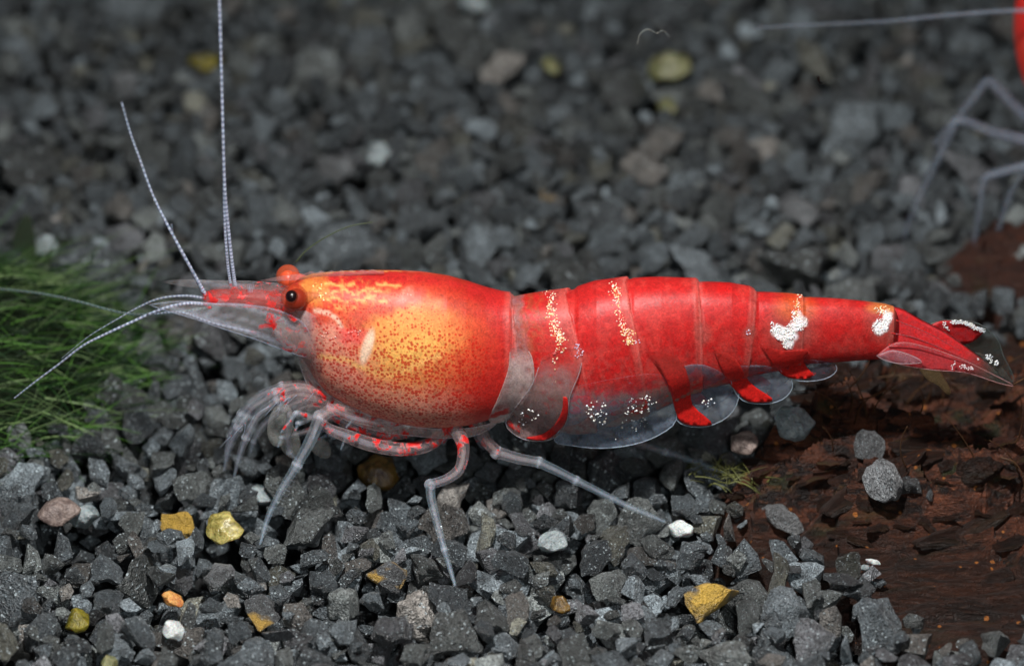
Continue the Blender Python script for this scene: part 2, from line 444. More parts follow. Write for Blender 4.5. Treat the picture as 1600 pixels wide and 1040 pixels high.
# re-raster what is left
RC = {}
for k, (s, M, x, y, z) in enumerate(STONES):
    key = (s, M.tobytes())
    if key not in RC: RC[key] = raster(LOA[s][0] @ M.T, LOA[s][1])
    top, bot, ox, oy = RC[key]
    i = int(round((x - X0) / CELL)) + ox; j = int(round((y - Y0) / CELL)) + oy
    commit((s, M, top, bot, ox, oy), z, i, j, k)
for p, q in zip(PEBS, spots):
    px, py, wpx, kind, sh, label, num = p
    me = peb_shape(num, kind not in ('ochre', 'ochre_face', 'grey'))
    V, T = arrays(me)
    size = wpx / 100 * (60 + .848 * q.y + 1.75) / 60 * 1.08
    rot = Matrix.Rotation(R(lr.uniform(-25, 25)) + (R(90) if sh in (1, 3) and wpx < 45 else 0), 3, 'Z') @ Matrix.Rotation(R(30), 3, 'X')
    M = np.array(rot) * size
    lib = (0, M, *raster(V @ M.T, T))
    g = place(lib, q.x, q.y + .02)
    z, i, j = g
    z = max(z, q.z - size * .28) if z < q.z - size * .5 else z
    commit(lib, z, i, j, -5)
    KEEP.append((q.x, q.y, size * .62)); KEEP.append((q.x, q.y - size * .5, size * .45))
    me.materials.clear(); me.materials.append(PB[kind])
    o = bpy.data.objects.new('pebble', me); COL.objects.link(o)
    o.matrix_world = Matrix.Translation((X0 + (i - lib[4]) * CELL, Y0 + (j - lib[5]) * CELL, z)) @ Matrix(M.tolist()).to_4x4()
    o.color = (.13, .135, .14, 1) if kind != 'grey' else (.24, .25, .26, 1)
    tag(o, label, 'pebble', 'coloured pebbles among the grey gravel')
fill(.25, 1500, 12)

# ---- which stones show largest?  march a coarse pixel grid through the raster
def owners():
    cnt = {}
    for py in range(6, 1040, 9):
        for px in range(5, 1600, 9):
            d = ray(px, py).normalized()
            # jump to z = 1.0 then step
            t0 = (.9 - EYE.z) / d.z
            P = EYE + d * t0
            ts = np.arange(0, 4.6, .05)
            X = P.x + d.x * ts; Y = P.y + d.y * ts; Z = P.z + d.z * ts
            I = ((X - X0) / CELL).astype(int).clip(0, NX - 1); J = ((Y - Y0) / CELL).astype(int).clip(0, NY - 1)
            hit = np.nonzero(Z <= H[I, J])[0]
            if len(hit):
                k = int(ID[I[hit[0]], J[hit[0]]])
                if k >= 0: cnt[k] = cnt.get(k, 0) + 1
    return cnt
CNT = owners()
def hidden(x, y, z):        # behind the shrimp, under the wood or in the moss
    return False
rank = sorted(CNT, key=lambda k: -CNT[k])
PARTS = set(rank[:300])
def tint():
    v = min(.42, max(.05, random.lognormvariate(math.log(.11), .55)))
    hue = random.random()
    c = np.array([.84, 1.0, 1.10])
    if hue < .22: c = np.array([.93, 1.03, 1.01])
    elif hue < .29: c = np.array([1.07, 1.01, .93])
    elif hue < .33: c = np.array([1.04, 1.05, .86])
    elif hue < .40: c = np.array([1.0, 1.04, 1.12]); 
    if random.random() < .06: v = min(.4, v * 2.1)
    return c * v
# ground sheet under the stones
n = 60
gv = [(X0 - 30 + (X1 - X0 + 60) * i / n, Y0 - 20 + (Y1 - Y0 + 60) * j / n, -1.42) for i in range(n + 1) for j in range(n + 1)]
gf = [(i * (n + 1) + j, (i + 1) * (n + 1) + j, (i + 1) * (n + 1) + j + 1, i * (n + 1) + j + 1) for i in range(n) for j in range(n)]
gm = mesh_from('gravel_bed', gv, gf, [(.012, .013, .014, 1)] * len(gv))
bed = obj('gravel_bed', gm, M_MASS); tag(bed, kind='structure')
for k in rank[:300]:
    s, M, x, y, z = STONES[k]
    o = bpy.data.objects.new('stone', HI[s]); COL.objects.link(o); o.parent = bed
    o.matrix_world = Matrix.Translation((x, y, z)) @ Matrix(M.tolist()).to_4x4()
    c = tint(); o.color = (*c, 1)
VV, FF, CC = [], [], []; off = 0
for k, (s, M, x, y, z) in enumerate(STONES):
    if k in PARTS: continue
    V, T = LOA[s]; VV.append(V @ M.T + (x, y, z)); FF.append(T + off); off += len(V)
    CC.append(np.tile(np.append(tint(), 1), (len(V), 1)))
VV = np.vstack(VV).astype(np.float32); FF = np.vstack(FF); CC = np.vstack(CC).astype(np.float32)
me = bpy.data.meshes.new('gravel'); me.vertices.add(len(VV)); me.vertices.foreach_set('co', VV.ravel())
me.loops.add(len(FF) * 3); me.loops.foreach_set('vertex_index', FF.ravel().astype(np.int32))
me.polygons.add(len(FF)); me.polygons.foreach_set('loop_start', np.arange(0, len(FF) * 3, 3, dtype=np.int32))
me.update(calc_edges=True)
me.polygons.foreach_set('use_smooth', [True] * len(FF)); me.set_sharp_from_angle(angle=R(27))
a = me.color_attributes.new('Col', 'FLOAT_COLOR', 'POINT'); a.data.foreach_set('color', CC.ravel())
tag(obj('gravel', me, M_MASS, bed), kind='stuff')
print('stones', len(STONES), 'tris', len(FF), 'seen', len(CNT))

# ------------------------------------------------------------------ the shrimp
shrimp = empty('shrimp', (0, 0, 0))
tag(shrimp, 'red and orange shrimp with gold speckled bands standing side-on in sharp focus', 'shrimp')
TT = math.tan(PITCH)
ST = np.array([ # px, top, bottom, width ratio
 (443,470,492,.6),(447,458,506,.6),(455,446,530,.6),(470,435,556,.6),(490,429,590,.6),(510,427,613,.6),(540,425,631,.62),(580,424,649,.62),
 (620,424,661,.63),(660,426,667,.63),(700,432,668,.63),(730,440,664,.63),(760,450,656,.62),(785,457,648,.62),(797,459,644,.62),
 (800,463,644,.60),(830,459,660,.6),(862,455,672,.6),(890,453,677,.6),(897,452,678,.6),(902,448,678,.6),(930,440,674,.6),(970,436,664,.6),
 (984,436,659,.6),(988,435,658,.6),(1030,434,640,.6),(1085,437,614,.6),(1090,440,612,.6),(1140,443,598,.6),(1170,449,590,.6),(1182,456,586,.6),
 (1230,459,576,.58),(1252,462,570,.58),(1256,464,569,.58),(1310,467,565,.58),(1350,471,562,.56),(1380,475,560,.54),(1394,479,556,.5),(1399,487,548,.4),(1401,500,535,.3)], dtype=float)
def station(px):
    t = np.interp(px, ST[:, 0], ST[:, 1]); b = np.interp(px, ST[:, 0], ST[:, 2]); r = np.interp(px, ST[:, 0], ST[:, 3])
    dz = (b - t) / 2 / PXU / math.cos(PITCH)
    B = dz / np.sqrt(1 + (TT * r) ** 2)
    return (t + b) / 2, dz, B, r * B
def near_y(px, py):
    c, dz, B, A = station(px)
    zp = (c - py) / PXU / math.cos(PITCH)
    zp = np.clip(zp, -dz * .995, dz * .995)
    qa = 1 / A ** 2 + TT ** 2 / B ** 2; qb = -2 * zp * TT / B ** 2; qc = zp ** 2 / B ** 2 - 1
    disc = np.maximum(qb * qb - 4 * qa * qc, 0)
    return (-qb - np.sqrt(disc)) / (2 * qa)
def sm(x, a, b):
    t = np.clip((x - a) / (b - a + 1e-9), 0, 1); return t * t * (3 - 2 * t)
def ell(px, py, cx, cy, rx, ry, ang=0, soft=.4):
    a = R(ang); dx, dy = px - cx, py - cy
    u = (dx * math.cos(a) + dy * math.sin(a)) / rx; v = (-dx * math.sin(a) + dy * math.cos(a)) / ry
    return 1 - sm(np.sqrt(u * u + v * v), 1 - soft, 1 + soft)
def pl(px, py, pts, wd, soft=1.0):
    d = np.full(np.shape(px), 1e9)
    for (x0, y0), (x1, y1) in zip(pts[:-1], pts[1:]):
        L = (x1 - x0) ** 2 + (y1 - y0) ** 2
        t = np.clip(((px - x0) * (x1 - x0) + (py - y0) * (y1 - y0)) / L, 0, 1)
        d = np.minimum(d, np.hypot(px - x0 - t * (x1 - x0), py - y0 - t * (y1 - y0)))
    return 1 - sm(d, wd - soft, wd + soft)
def nz(px, py, f, seed=0):
    return np.array([noise.fractal(Vector((x * f, y * f, seed)), .8, 2.1, 4) for x, y in zip(px, py)])
def paint(px, py):
    """pigment of the shell and the organs that show through it: rgb, alpha, dots, patch"""
    n1 = nz(px, py, .02, 1); n2 = nz(px, py, .06, 5); n3 = nz(px, py, .12, 9)
    wx = px + n2 * 9; wy = py + nz(px, py, .06, 33) * 9
    c = np.tile(lin(180, 38, 36), (len(px), 1)); A = np.ones(len(px)); D = np.zeros(len(px)); P = np.zeros(len(px))
    def lay(m, col):
        m = np.clip(m, 0, 1)[:, None]; c[:] = c * (1 - m) + lin(*col) * m
    head = 1 - sm(px, 792, 800)
    # carapace
    lay(head * (1 - sm(wx, 600, 720)) * sm(wy, 432, 470) * .75, (212, 70, 46))
    lay(head * ell(wx, wy, 560, 600, 150, 80, 16, .45), (208, 122, 92))
    lay(head * sm(wy, 590, 655) * (1 - sm(wx, 690, 760)) * .85, (196, 132, 114))
    lay(head * ell(wx, wy, 632, 548, 104, 74, -14, .6), (224, 118, 62))
    lay(head * ell(wx, wy, 632, 532, 66, 50, -10, .7) * .9, (228, 160, 88))
    lay(head * ell(wx, wy, 650, 596, 84, 30, -14, .6) * .5, (216, 140, 84))
    lay(head * ell(wx, wy, 644, 548, 62, 20, -14, .7) * .7, (238, 184, 98))
    lay(head * sm(wy + (px - 600) * -.12, 578, 640) * (1 - sm(wx, 700, 760)) * .9, (226, 152, 130))
    lay(head * ell(wx, wy, 520, 585, 60, 60, 0, .7) * .8, (224, 146, 126))
    lay(head * ell(wx, wy, 745, 600, 60, 70, 0, .7) * .55, (196, 44, 34))
    lay(head * ell(wx, wy, 545, 462, 80, 24, 6, .5) * np.clip(.12 + n3 * 2.0, 0, 1) * .8, (224, 140, 76))
    lay(head * ell(wx, wy, 496, 455, 22, 24, 0, .5) * .8, (200, 130, 60))
    lay(head * ell(wx, wy, 500, 505, 26, 9, 5, .5) * .7, (206, 60, 40))
    lay(head * ell(wx, wy, 515, 524, 36, 18, 10, .5) * .6, (226, 160, 140))
    lay(head * ell(wx, wy, 555, 525, 26, 15, 10, .5) * .8, (224, 84, 84))
    lay(head * pl(wx, wy, [(560, 498), (600, 482), (655, 462)], 12, 8) * .75, (190, 70, 62))
    lay(head * ell(wx, wy, 636, 461, 15, 8, -15, .4) * .75, (214, 120, 100))
    lay(head * pl(px, py, [(496, 486), (516, 489), (530, 498), (537, 510)], 3, 2) * .8, (232, 200, 175))
    lay(head * ell(px, py, 577, 541, 8, 28, 18, .25), (236, 200, 172))
    lay(head * pl(px, py, [(500, 556), (545, 562), (580, 580), (612, 587), (650, 570), (692, 553)], 3.5, 2) * .75, (246, 190, 112))
    for q_ in ([(510, 446), (524, 442), (538, 448), (556, 444)], [(520, 458), (540, 454), (558, 460), (578, 452), (600, 456)], [(512, 470), (530, 466), (548, 474)], [(560, 470), (584, 466), (606, 472)], [(528, 480), (548, 484), (560, 480)], [(590, 444), (612, 448), (628, 444)]):
        lay(head * pl(wx * .5 + px * .5, wy * .5 + py * .5, q_, 1.8, 1.4) * .7, (238, 178, 104))
    lay(head * ell(wx, wy, 730, 470, 42, 20, 12, .5) * .35, (150, 14, 14))
    lay(head * pl(px, py, [(690, 553), (740, 562), (790, 566)], 2.5, 2) * .35, (220, 70, 50))
    D = head * np.clip(ell(px, py, 600, 570, 190, 120, 12, .25), 0, 1) * (.7 + .3 * sm(py, 490, 560)) * (1 - ell(px, py, 577, 541, 11, 29, 18, .2))
    lay(head * (1 - sm(px + n2 * 14, 456, 510)) * sm(py, 474, 510) * .8, (206, 168, 164))
    lay(head * sm(px, 786, 793) * (1 - sm(px, 796, 799)) * .5, (200, 90, 80))
    ab = 1 - head
    # abdomen
    red_bot = np.interp(px, [800, 830, 870, 900, 940, 1000, 1040, 1080, 1130, 1200, 1300, 1400], [560, 590, 600, 612, 618, 612, 600, 598, 600, 620, 640, 640])
    lay(ab * .5 * (.5 + n1), (190, 22, 24))
    lay(ab * sm(wy + n3 * 14, red_bot - 8, red_bot + 10), (150, 118, 106))
    lay(ab * sm(wy, red_bot + 22, red_bot + 48) * .8, (178, 172, 172))
    P = ab * np.clip(sm(py, red_bot - 25, red_bot) * (1 - sm(py, red_bot + 30, red_bot + 55)), 0, 1) * .52
    # grey joints between the rings
    for pts, wd, k, col in (
        ([(805, 460), (807, 500), (812, 530), (812, 550)], 9, 1.1, (134, 96, 98)),
        ([(806, 480), (816, 510), (822, 545)], 7, .5, (150, 90, 80)),
        ([(868, 453), (876, 500), (888, 530), (905, 560)], 9, .5, (164, 96, 90)),
        ([(966, 438), (972, 470), (985, 510), (998, 545)], 9, .4, (176, 86, 78)),
        ([(1089, 436), (1090, 480), (1097, 530)], 3.5, .6, (190, 92, 88)),
        ([(1086, 455), (1088, 500), (1092, 530)], 8, .35, (140, 40, 38)),
        ([(1175, 452), (1172, 490), (1168, 520)], 6, .55, (140, 48, 46)),
        ([(1252, 460), (1258, 500), (1252, 530)], 6, .5, (170, 90, 84)),
        ([(1397, 478), (1396, 510), (1384, 545)], 5, .5, (196, 110, 100))):
        lay(ab * pl(wx, wy, pts, wd, wd * .6) * k * .8, col)
    _, band, rim = joint(px, py)
    lay(ab * band * .42 * (1 - sm(py, 560, 620)), (196, 92, 84)); lay(ab * rim * .2 * (1 - sm(py, 560, 640)), (226, 150, 140))
    lay(ab * ell(wx, wy, 828, 505, 22, 60, 0, .6) * .55 * np.clip(.5 + n3 * 2, 0, 1), (150, 84, 50))
    lay(ab * np.clip((n2 + n3) * 1.6, 0, 1) * .35, (150, 30, 30)); lay(ab * np.clip(-(n2 + n1) * 1.6, 0, 1) * .30, (206, 70, 62))
    lay(ab * sm(wy, 500, 590) * np.clip(.2 + n3 * 2.4, 0, 1) * .35, (180, 84, 78))
    for (x, y, rx, ry, k) in ((1232, 515, 42, 36, .5), (1376, 503, 26, 34, .5), (1168, 520, 12, 10, .5), (1095, 520, 14, 18, .4)):
        lay(ab * ell(px, py, x, y, rx, ry, -20, .4) * k, (150, 80, 72))
    for (x, y, rx, ry, q_) in ((1222, 521, 19, 11, 12), (1246, 506, 15, 9, -25), (1230, 536, 8, 8, 0), (1244, 494, 5, 8, 0), (1374, 511, 13, 9, -15), (1383, 497, 9, 12, 10)):
        lay(ab * ell(wx * .4 + px * .6, wy * .4 + py * .6, x, y, rx, ry, q_, .25) * .9, (250, 250, 250))
    lay(ab * ell(px, py, 1240, 482, 30, 18, 0, .6) * .6, (196, 90, 30))
    lay(ab * ell(px, py, 1376, 482, 22, 8, 0, .6) * .6, (206, 130, 60))
    A = 1 - .5 * head * (1 - sm(px + n2 * 12, 455, 520)) * sm(py, 472, 500) - .28 * head * sm(py + n2 * 10, 620, 665) * (1 - sm(px, 690, 760)) - .45 * ab * sm(wy, red_bot + 14, red_bot + 44)
    A = np.clip(A, .3, 1)
    return np.column_stack([c, A]), D, P
JT = [(798, .10), (880, .24), (976, .20), (1089, .06), (1180, -.08), (1253, .0), (1396, .0)]
def joint(px, py):
    c, dz, B, A = station(px); m = np.zeros(np.shape(px)); band = np.zeros(np.shape(px)); rim = np.zeros(np.shape(px))
    for j, sl in JT:
        u = px - j - sl * (py - 450)
        m = m + .022 * np.exp(-np.maximum(-u, 0) / 26.0) * (u < 0) - .022 * np.exp(-np.maximum(u, 0) / 12.0) * (u >= 0)
        band = np.maximum(band, sm(u, -13, -9) * (1 - sm(u, -1, 2))); rim = np.maximum(rim, np.exp(-((u + 1.5) / 1.5) ** 2))
    return m, band, rim
# one continuous body
RN = 132
pxs = np.unique(np.concatenate([np.arange(443, 1401, 2.0), ST[:, 0]]))
V, PX, PY = [], [], []
for x in pxs:
    c, dz, B, A = station(x)
    ctr = at(x, c, 0)
    for k in range(RN):
        ph = 2 * math.pi * k / RN
        cs, sn = math.cos(ph), math.sin(ph)
        e = .92
        yy = A * math.copysign(abs(cs) ** e, cs); zz = B * math.copysign(abs(sn) ** e, sn)
        pyv = c - (zz + -abs(yy) * TT) * PXU * math.cos(PITCH)
        q = 1 + float(joint(x, pyv)[0])
        V.append((ctr.x, yy * q, ctr.z + zz * q))
        PX.append(x); PY.append(c - (zz + -abs(yy) * TT) * PXU * math.cos(PITCH))
F = [(i * RN + k, i * RN + (k + 1) % RN, (i + 1) * RN + (k + 1) % RN, (i + 1) * RN + k) for i in range(len(pxs) - 1) for k in range(RN)]
for i, rev in ((0, True), (len(pxs) - 1, False)):
    ring = list(range(i * RN, i * RN + RN)); F.append(ring[::-1] if rev else ring)
PX, PY = np.array(PX), np.array(PY)
col, D, P = paint(PX, PY)
obj('body', mesh_from('body', V, F, col, {'dots': D, 'patch': P}), M_SH, shrimp)

def smooth_line(pts, n=8):
    P = [np.array(p, dtype=float) for p in pts]; out = []
    P = [2 * P[0] - P[1]] + P + [2 * P[-1] - P[-2]]
    for i in range(1, len(P) - 2):
        for k in range(n):
            t = k / n
            out.append(.5 * ((2 * P[i]) + (P[i + 1] - P[i - 1]) * t + (2 * P[i - 1] - 5 * P[i] + 4 * P[i + 1] - P[i + 2]) * t * t + (3 * P[i] - P[i - 1] - 3 * P[i + 1] + P[i + 2]) * t ** 3))
    out.append(P[-2]); return out
def tube_mesh(name, pts, colf, sides=10, dots=0, patch=0, n=8, flat=1.0):
    """pts: (px, py, y, radius in px); colf(t) -> rgba"""
    L = smooth_line(pts, n); C = [at(p[0], p[1], p[2]) for p in L]; Rr = [max(.002, p[3] / PXU) for p in L]
    V, F, CL = [], [], []
    up = Vector((0, 1, 0))
    for i, c in enumerate(C):
        d = (C[min(i + 1, len(C) - 1)] - C[max(i - 1, 0)]).normalized()
        s = d.cross(up); s = s.normalized() if s.length > 1e-4 else Vector((1, 0, 0)); u = s.cross(d)
        rgba = colf(i / (len(C) - 1), i)
        for k in range(sides):
            a = 2 * math.pi * k / sides
            V.append(c + s * math.cos(a) * Rr[i] + u * math.sin(a) * Rr[i] * flat); CL.append(rgba)
    for i in range(len(C) - 1):
        for k in range(sides):
            k2 = (k + 1) % sides
            F.append((i * sides + k, i * sides + k2, (i + 1) * sides + k2, (i + 1) * sides + k))
    F.append(list(range(sides))[::-1]); F.append(list(range((len(C) - 1) * sides, len(C) * sides)))
    pv = np.full(len(V), float(patch)) if not callable(patch) else np.array([patch(i // sides / (len(C) - 1)) for i in range(len(V))])
    return mesh_from(name, V, F, CL, {'dots': [dots] * len(V), 'patch': pv})
def rgba(c, a): return (*lin(*c), a)
def ramp(*st):
    def f(t, i=0):
        for (t0, c0, a0), (t1, c1, a1) in zip(st[:-1], st[1:]):
            if t <= t1:
                k = (t - t0) / (t1 - t0 + 1e-9); return (*(lin(*c0) * (1 - k) + lin(*c1) * k), a0 * (1 - k) + a1 * k)
        return rgba(st[-1][1], st[-1][2])
    return f

def plate(name, outline, colf, side=-1, lift=.03, thick=.012, step=6, rim=None, parent=shrimp, yf=None, dense=3):
    L = smooth_line([(*p, 0, 0) for p in outline] + [(*outline[0], 0, 0)], dense)[:-1]
    poly = [Vector((p[0], p[1])) for p in L]
    xs = [p.x for p in poly]; ys = [p.y for p in poly]
    def inside(x, y):
        r = False; j = len(poly) - 1
        for i in range(len(poly)):
            if (poly[i].y > y) != (poly[j].y > y) and x < (poly[j].x - poly[i].x) * (y - poly[i].y) / (poly[j].y - poly[i].y) + poly[i].x: r = not r
            j = i
        return r
    pts = list(poly); nb = len(poly)
    y = min(ys) + step / 2; row = 0
    while y < max(ys):
        x = min(xs) + (step / 2 if row % 2 else 0)
        while x < max(xs):
            if inside(x, y) and min((p - Vector((x, y))).length for p in poly) > step * .45: pts.append(Vector((x, y)))
            x += step
        y += step * .87; row += 1
    vs, es, fs, *_ = geometry.delaunay_2d_cdt(pts, [(i, (i + 1) % nb) for i in range(nb)], [list(range(nb))], 1, 1e-4)
    px = np.array([v.x for v in vs]); py = np.array([v.y for v in vs])
    yy = (near_y(px, py) - lift) if yf is None else yf(px, py)
    W = [at(a, b, c) for a, b, c in zip(px, py, yy)]
    if side > 0: W = [Vector((v.x, -v.y, v.z)) for v in W]
    if side > 0:   # mirrored: height is kept from the near-side point
        pass
    nV = len(W); F = [tuple(f) for f in fs]
    dirn = -1 if side < 0 else 1
    W2 = [v + Vector((0, -dirn * thick, 0)) for v in W]
    edges = {}
    for f in F:
        for i in range(len(f)): e = (f[i], f[(i + 1) % len(f)]); edges[e] = 1
    FF = F + [tuple(i + nV for i in f[::-1]) for f in F] + [(b, a, a + nV, b + nV) for (a, b) in edges if (b, a) not in edges]
    CL, DD, PP = colf(px, py)
    me = mesh_from(name, W + W2, FF, np.vstack([CL, CL]), {'dots': np.tile(DD, 2), 'patch': np.tile(PP, 2)})
    o = obj(name, me, M_SH, parent)
    if rim:
        idx = list(range(0, nb)); 
        rp = []
        V2, F2, C2 = [], [], []
        for q, i in enumerate(idx):
            c = W[i]; d = (W[idx[(q + 1) % nb]] - W[idx[q - 1]]).normalized(); s = d.cross(Vector((0, 1, 0))); s = s.normalized() if s.length > 1e-4 else Vector((1, 0, 0)); u = s.cross(d)
            for k in range(5):
                a_ = 2 * math.pi * k / 5; V2.append(c + (s * math.cos(a_) + u * math.sin(a_)) * rim[0] / PXU)
                al = rim[2] if poly[i].y > rim[3] else 0.0
                C2.append(rgba(rim[1], al))
        for q in range(nb):
            for k in range(5):
                F2.append((q * 5 + k, q * 5 + (k + 1) % 5, ((q + 1) % nb) * 5 + (k + 1) % 5, ((q + 1) % nb) * 5 + k))
        keep = [f for f in F2 if all(C2[i][3] > 0 for i in f)]
        obj('rim', mesh_from('rim', V2, keep, C2, {'dots': [0] * len(V2), 'patch': [0] * len(V2)}), M_SH, None).parent = o
    return o
def flatcol(c, a, patch=0.0, dots=0.0, fn=None):
    def f(px, py):
        n = len(px); C = np.tile(np.append(lin(*c), a), (n, 1))
        C[:, 3] *= np.clip(1 + nz(px, py, .045, 21) * 1.1, .3, 1.5) if a < .9 else 1
        if fn: C = fn(C, px, py)
        return C, np.full(n, dots), np.full(n, patch)
    return f
def fade_top(y0, y1, c2=None):
    def f(C, px, py):
        k = sm(py, y0, y1); C = C.copy(); C[:, 3] *= k
        return C
    return f
# side plates: clear lobes first, red bands over them; each on both flanks
for side in (-1, 1):
    plate('side_plate', [(797, 540), (815, 540), (830, 556), (834, 590), (822, 620), (802, 646), (780, 660), (764, 656), (776, 628), (788, 598), (796, 570)],
          flatcol((204, 172, 168), .52, .0, 0, fade_top(540, 575)), side, .05, rim=(.8, (230, 205, 200), .3, 545))
    plate('side_plate', [(846, 560), (880, 545), (908, 546), (906, 580), (890, 620), (886, 656), (868, 683), (836, 689), (808, 681), (790, 660), (812, 628), (832, 600)],
          flatcol((176, 140, 138), .30, .30, 0, fade_top(550, 600)), side, .06, rim=(.8, (220, 205, 210), .3, 560))
    plate('side_plate', [(892, 606), (960, 592), (1030, 585), (1048, 612), (1057, 655), (1030, 679), (990, 694), (940, 700), (895, 696), (866, 688), (884, 655)],
          flatcol((150, 162, 182), .26, .16, 0, fade_top(600, 655)), side, .045, rim=(.8, (200, 210, 225), .5, 640))
    plate('side_plate', [(1050, 575), (1100, 570), (1146, 596), (1154, 622), (1138, 650), (1104, 666), (1070, 664), (1054, 646)],
          flatcol((120, 128, 145), .22, .1), side, .035, rim=(.8, (190, 200, 212), .5, 600))
    plate('side_plate', [(1140, 572), (1200, 572), (1232, 588), (1238, 606), (1222, 624), (1192, 631), (1160, 625), (1144, 602)],
          flatcol((120, 126, 142), .22, .2), side, .035, rim=(.8, (190, 200, 212), .5, 590))
    plate('side_plate', [(1215, 556), (1262, 562), (1300, 566), (1307, 579), (1288, 592), (1250, 595), (1222, 582)],
          flatcol((90, 90, 105), .22, .36), side, .03, rim=(.8, (180, 185, 200), .5, 566))
    redc = lambda c1, c2, y0, y1: (lambda C, px, py: np.column_stack([lin(*c1) * (1 - sm(py, y0, y1))[:, None] + lin(*c2) * sm(py, y0, y1)[:, None], C[:, 3] * sm(py, y0 - 14, y0 + 24)]))
    plate('side_band', [(1008, 545), (1040, 548), (1066, 566), (1078, 600), (1082, 632), (1110, 658), (1106, 665), (1074, 663), (1058, 650), (1046, 606), (1030, 574)],
          flatcol((210, 34, 32), .97, 0, 0, redc((190, 60, 54), (222, 34, 30), 560, 610)), side, .06)
    plate('side_band', [(1112, 540), (1150, 562), (1166, 590), (1182, 606), (1206, 622), (1200, 628), (1170, 627), (1152, 612), (1134, 590)],
          flatcol((212, 34, 32), .97, 0, 0, redc((196, 56, 50), (222, 34, 30), 550, 590)), side, .06)
    plate('side_band', [(1186, 536), (1222, 548), (1262, 546), (1256, 566), (1269, 584), (1262, 591), (1232, 590), (1212, 574)],
          flatcol((206, 34, 32), .97, 0, 0, redc((196, 50, 46), (214, 34, 30), 540, 570)), side, .05)
    plate('side_band', [(880, 620), (887, 624), (886, 654), (870, 676), (848, 688), (822, 684), (846, 679), (866, 664), (878, 642)],
          flatcol((204, 36, 34), .95), side, .08)
    plate('side_band', [(796, 656), (812, 674), (808, 676), (792, 662)], flatcol((196, 50, 48), .8), side, .06)

for side in (-1, 1):
    plate('gill_cover_edge', [(476, 552), (490, 585), (508, 612), (545, 634), (600, 656), (660, 668), (720, 670), (764, 662), (778, 655), (768, 668), (735, 682), (690, 684), (640, 680), (585, 672), (540, 656), (505, 634), (482, 604), (468, 566)],
          flatcol((214, 188, 184), .34, .44), side, .0, .012, rim=(.8, (226, 214, 218), .35, 0))
    plate('face_membrane', [(452, 488), (478, 486), (500, 505), (506, 545), (500, 590), (488, 600), (472, 572), (458, 535), (448, 508)],
          flatcol((210, 180, 178), .30, .0, 0, lambda C, px, py: np.column_stack([C[:, :3], C[:, 3] * (1 - sm(px, 468, 500))])), side, .05, .012)
# bright guanine speckles: tiny proud beads
def beads(pts, r0, r1, cols, name='speckles', yf=None):
    V, F, C = [], [], []
    oc = [(1, 0, 0), (-1, 0, 0), (0, 1, 0), (0, -1, 0), (0, 0, 1), (0, 0, -1)]
    of = [(0, 2, 4), (2, 1, 4), (1, 3, 4), (3, 0, 4), (2, 0, 5), (1, 2, 5), (3, 1, 5), (0, 3, 5)]
    for (x, y) in pts:
        yy = float(near_y(np.array([x]), np.array([y]))[0]) - .028 if yf is None else yf(x, y)
        c = at(x, y, yy); r = random.uniform(r0, r1) / PXU * random.choice((.7, 1, 1)); b = len(V); q = random.choice(cols)
        for o_ in oc: V.append(c + Vector((o_[0] * r, o_[1] * r * .45, o_[2] * r)))
        F += [tuple(i + b for i in f) for f in of]; C += [(*lin(*q), 1)] * 6
    o = obj(name, mesh_from(name, V, F, C), M_SPECK, shrimp); o['kind'] = 'stuff'; return o
def along(pts, wd, n):
    L = smooth_line([(*p, 0, 0) for p in pts], 12); out = []
    for _ in range(n):
        p = L[random.randrange(len(L))]; out.append((p[0] + random.gauss(0, wd * .5), p[1] + random.uniform(-3, 3)))
    return out
def blob(cx, cy, rx, ry, n, ang=0):
    out = []
    for _ in range(n):
        a, r = random.uniform(0, 6.283), math.sqrt(random.random()); u, v = rx * r * math.cos(a), ry * r * math.sin(a); q = R(ang)
        out.append((cx + u * math.cos(q) - v * math.sin(q), cy + u * math.sin(q) + v * math.cos(q)))
    return out
GOLD = [(255, 222, 170), (255, 236, 205), (250, 205, 130), (255, 246, 230)]
WHT = [(255, 255, 255), (240, 248, 255), (250, 250, 240)]
beads(along([(859, 456), (862, 490), (868, 515), (878, 532)], 9, 210) + blob(876, 545, 9, 8, 16) + blob(866, 560, 6, 8, 7) + [(867, 577), (866, 612), (868, 596)], 1.1, 1.9, GOLD)
beads(along([(958, 441), (966, 470), (974, 505), (984, 536)], 9, 210) + blob(984, 528, 10, 16, 36), 1.1, 1.9, GOLD)
beads(blob(826, 652, 20, 15, 20) + blob(932, 640, 18, 14, 22) + blob(934, 656, 14, 9, 12) + blob(1004, 630, 22, 14, 30) + blob(994, 652, 24, 18, 30) + blob(1107, 627, 11, 10, 10) + [(962, 686), (972, 668), (994, 673)], .8, 2.6, WHT + GOLD[3:], yf=lambda x, y: float(near_y(np.array([x]), np.array([y]))[0]) - .10)
beads(along([(1247, 462), (1246, 478), (1242, 494)], 6, 34), 1.2, 2.2, GOLD)
beads(blob(1222, 521, 19, 11, 90, 12) + blob(1246, 507, 17, 11, 70, -25) + blob(1230, 536, 10, 9, 34) + blob(1244, 492, 8, 10, 40) + blob(1209, 511, 9, 9, 30), .9, 1.7, WHT)
beads(blob(1374, 511, 14, 10, 60, -15) + blob(1382, 496, 12, 14, 60, 10), .9, 1.7, WHT)
beads(blob(1378, 484, 13, 6, 26), 1.2, 2.2, GOLD)
beads(blob(497, 452, 11, 12, 14) + blob(502, 462, 9, 9, 12), 1.2, 2.3, [(250, 226, 140), (240, 200, 110), (250, 240, 190)])
beads(blob(512, 524, 14, 5, 12, 10) + blob(556, 519, 14, 4, 12) + blob(640, 460, 4, 3, 4), 1.0, 1.7, [(240, 200, 190), (236, 170, 160)])
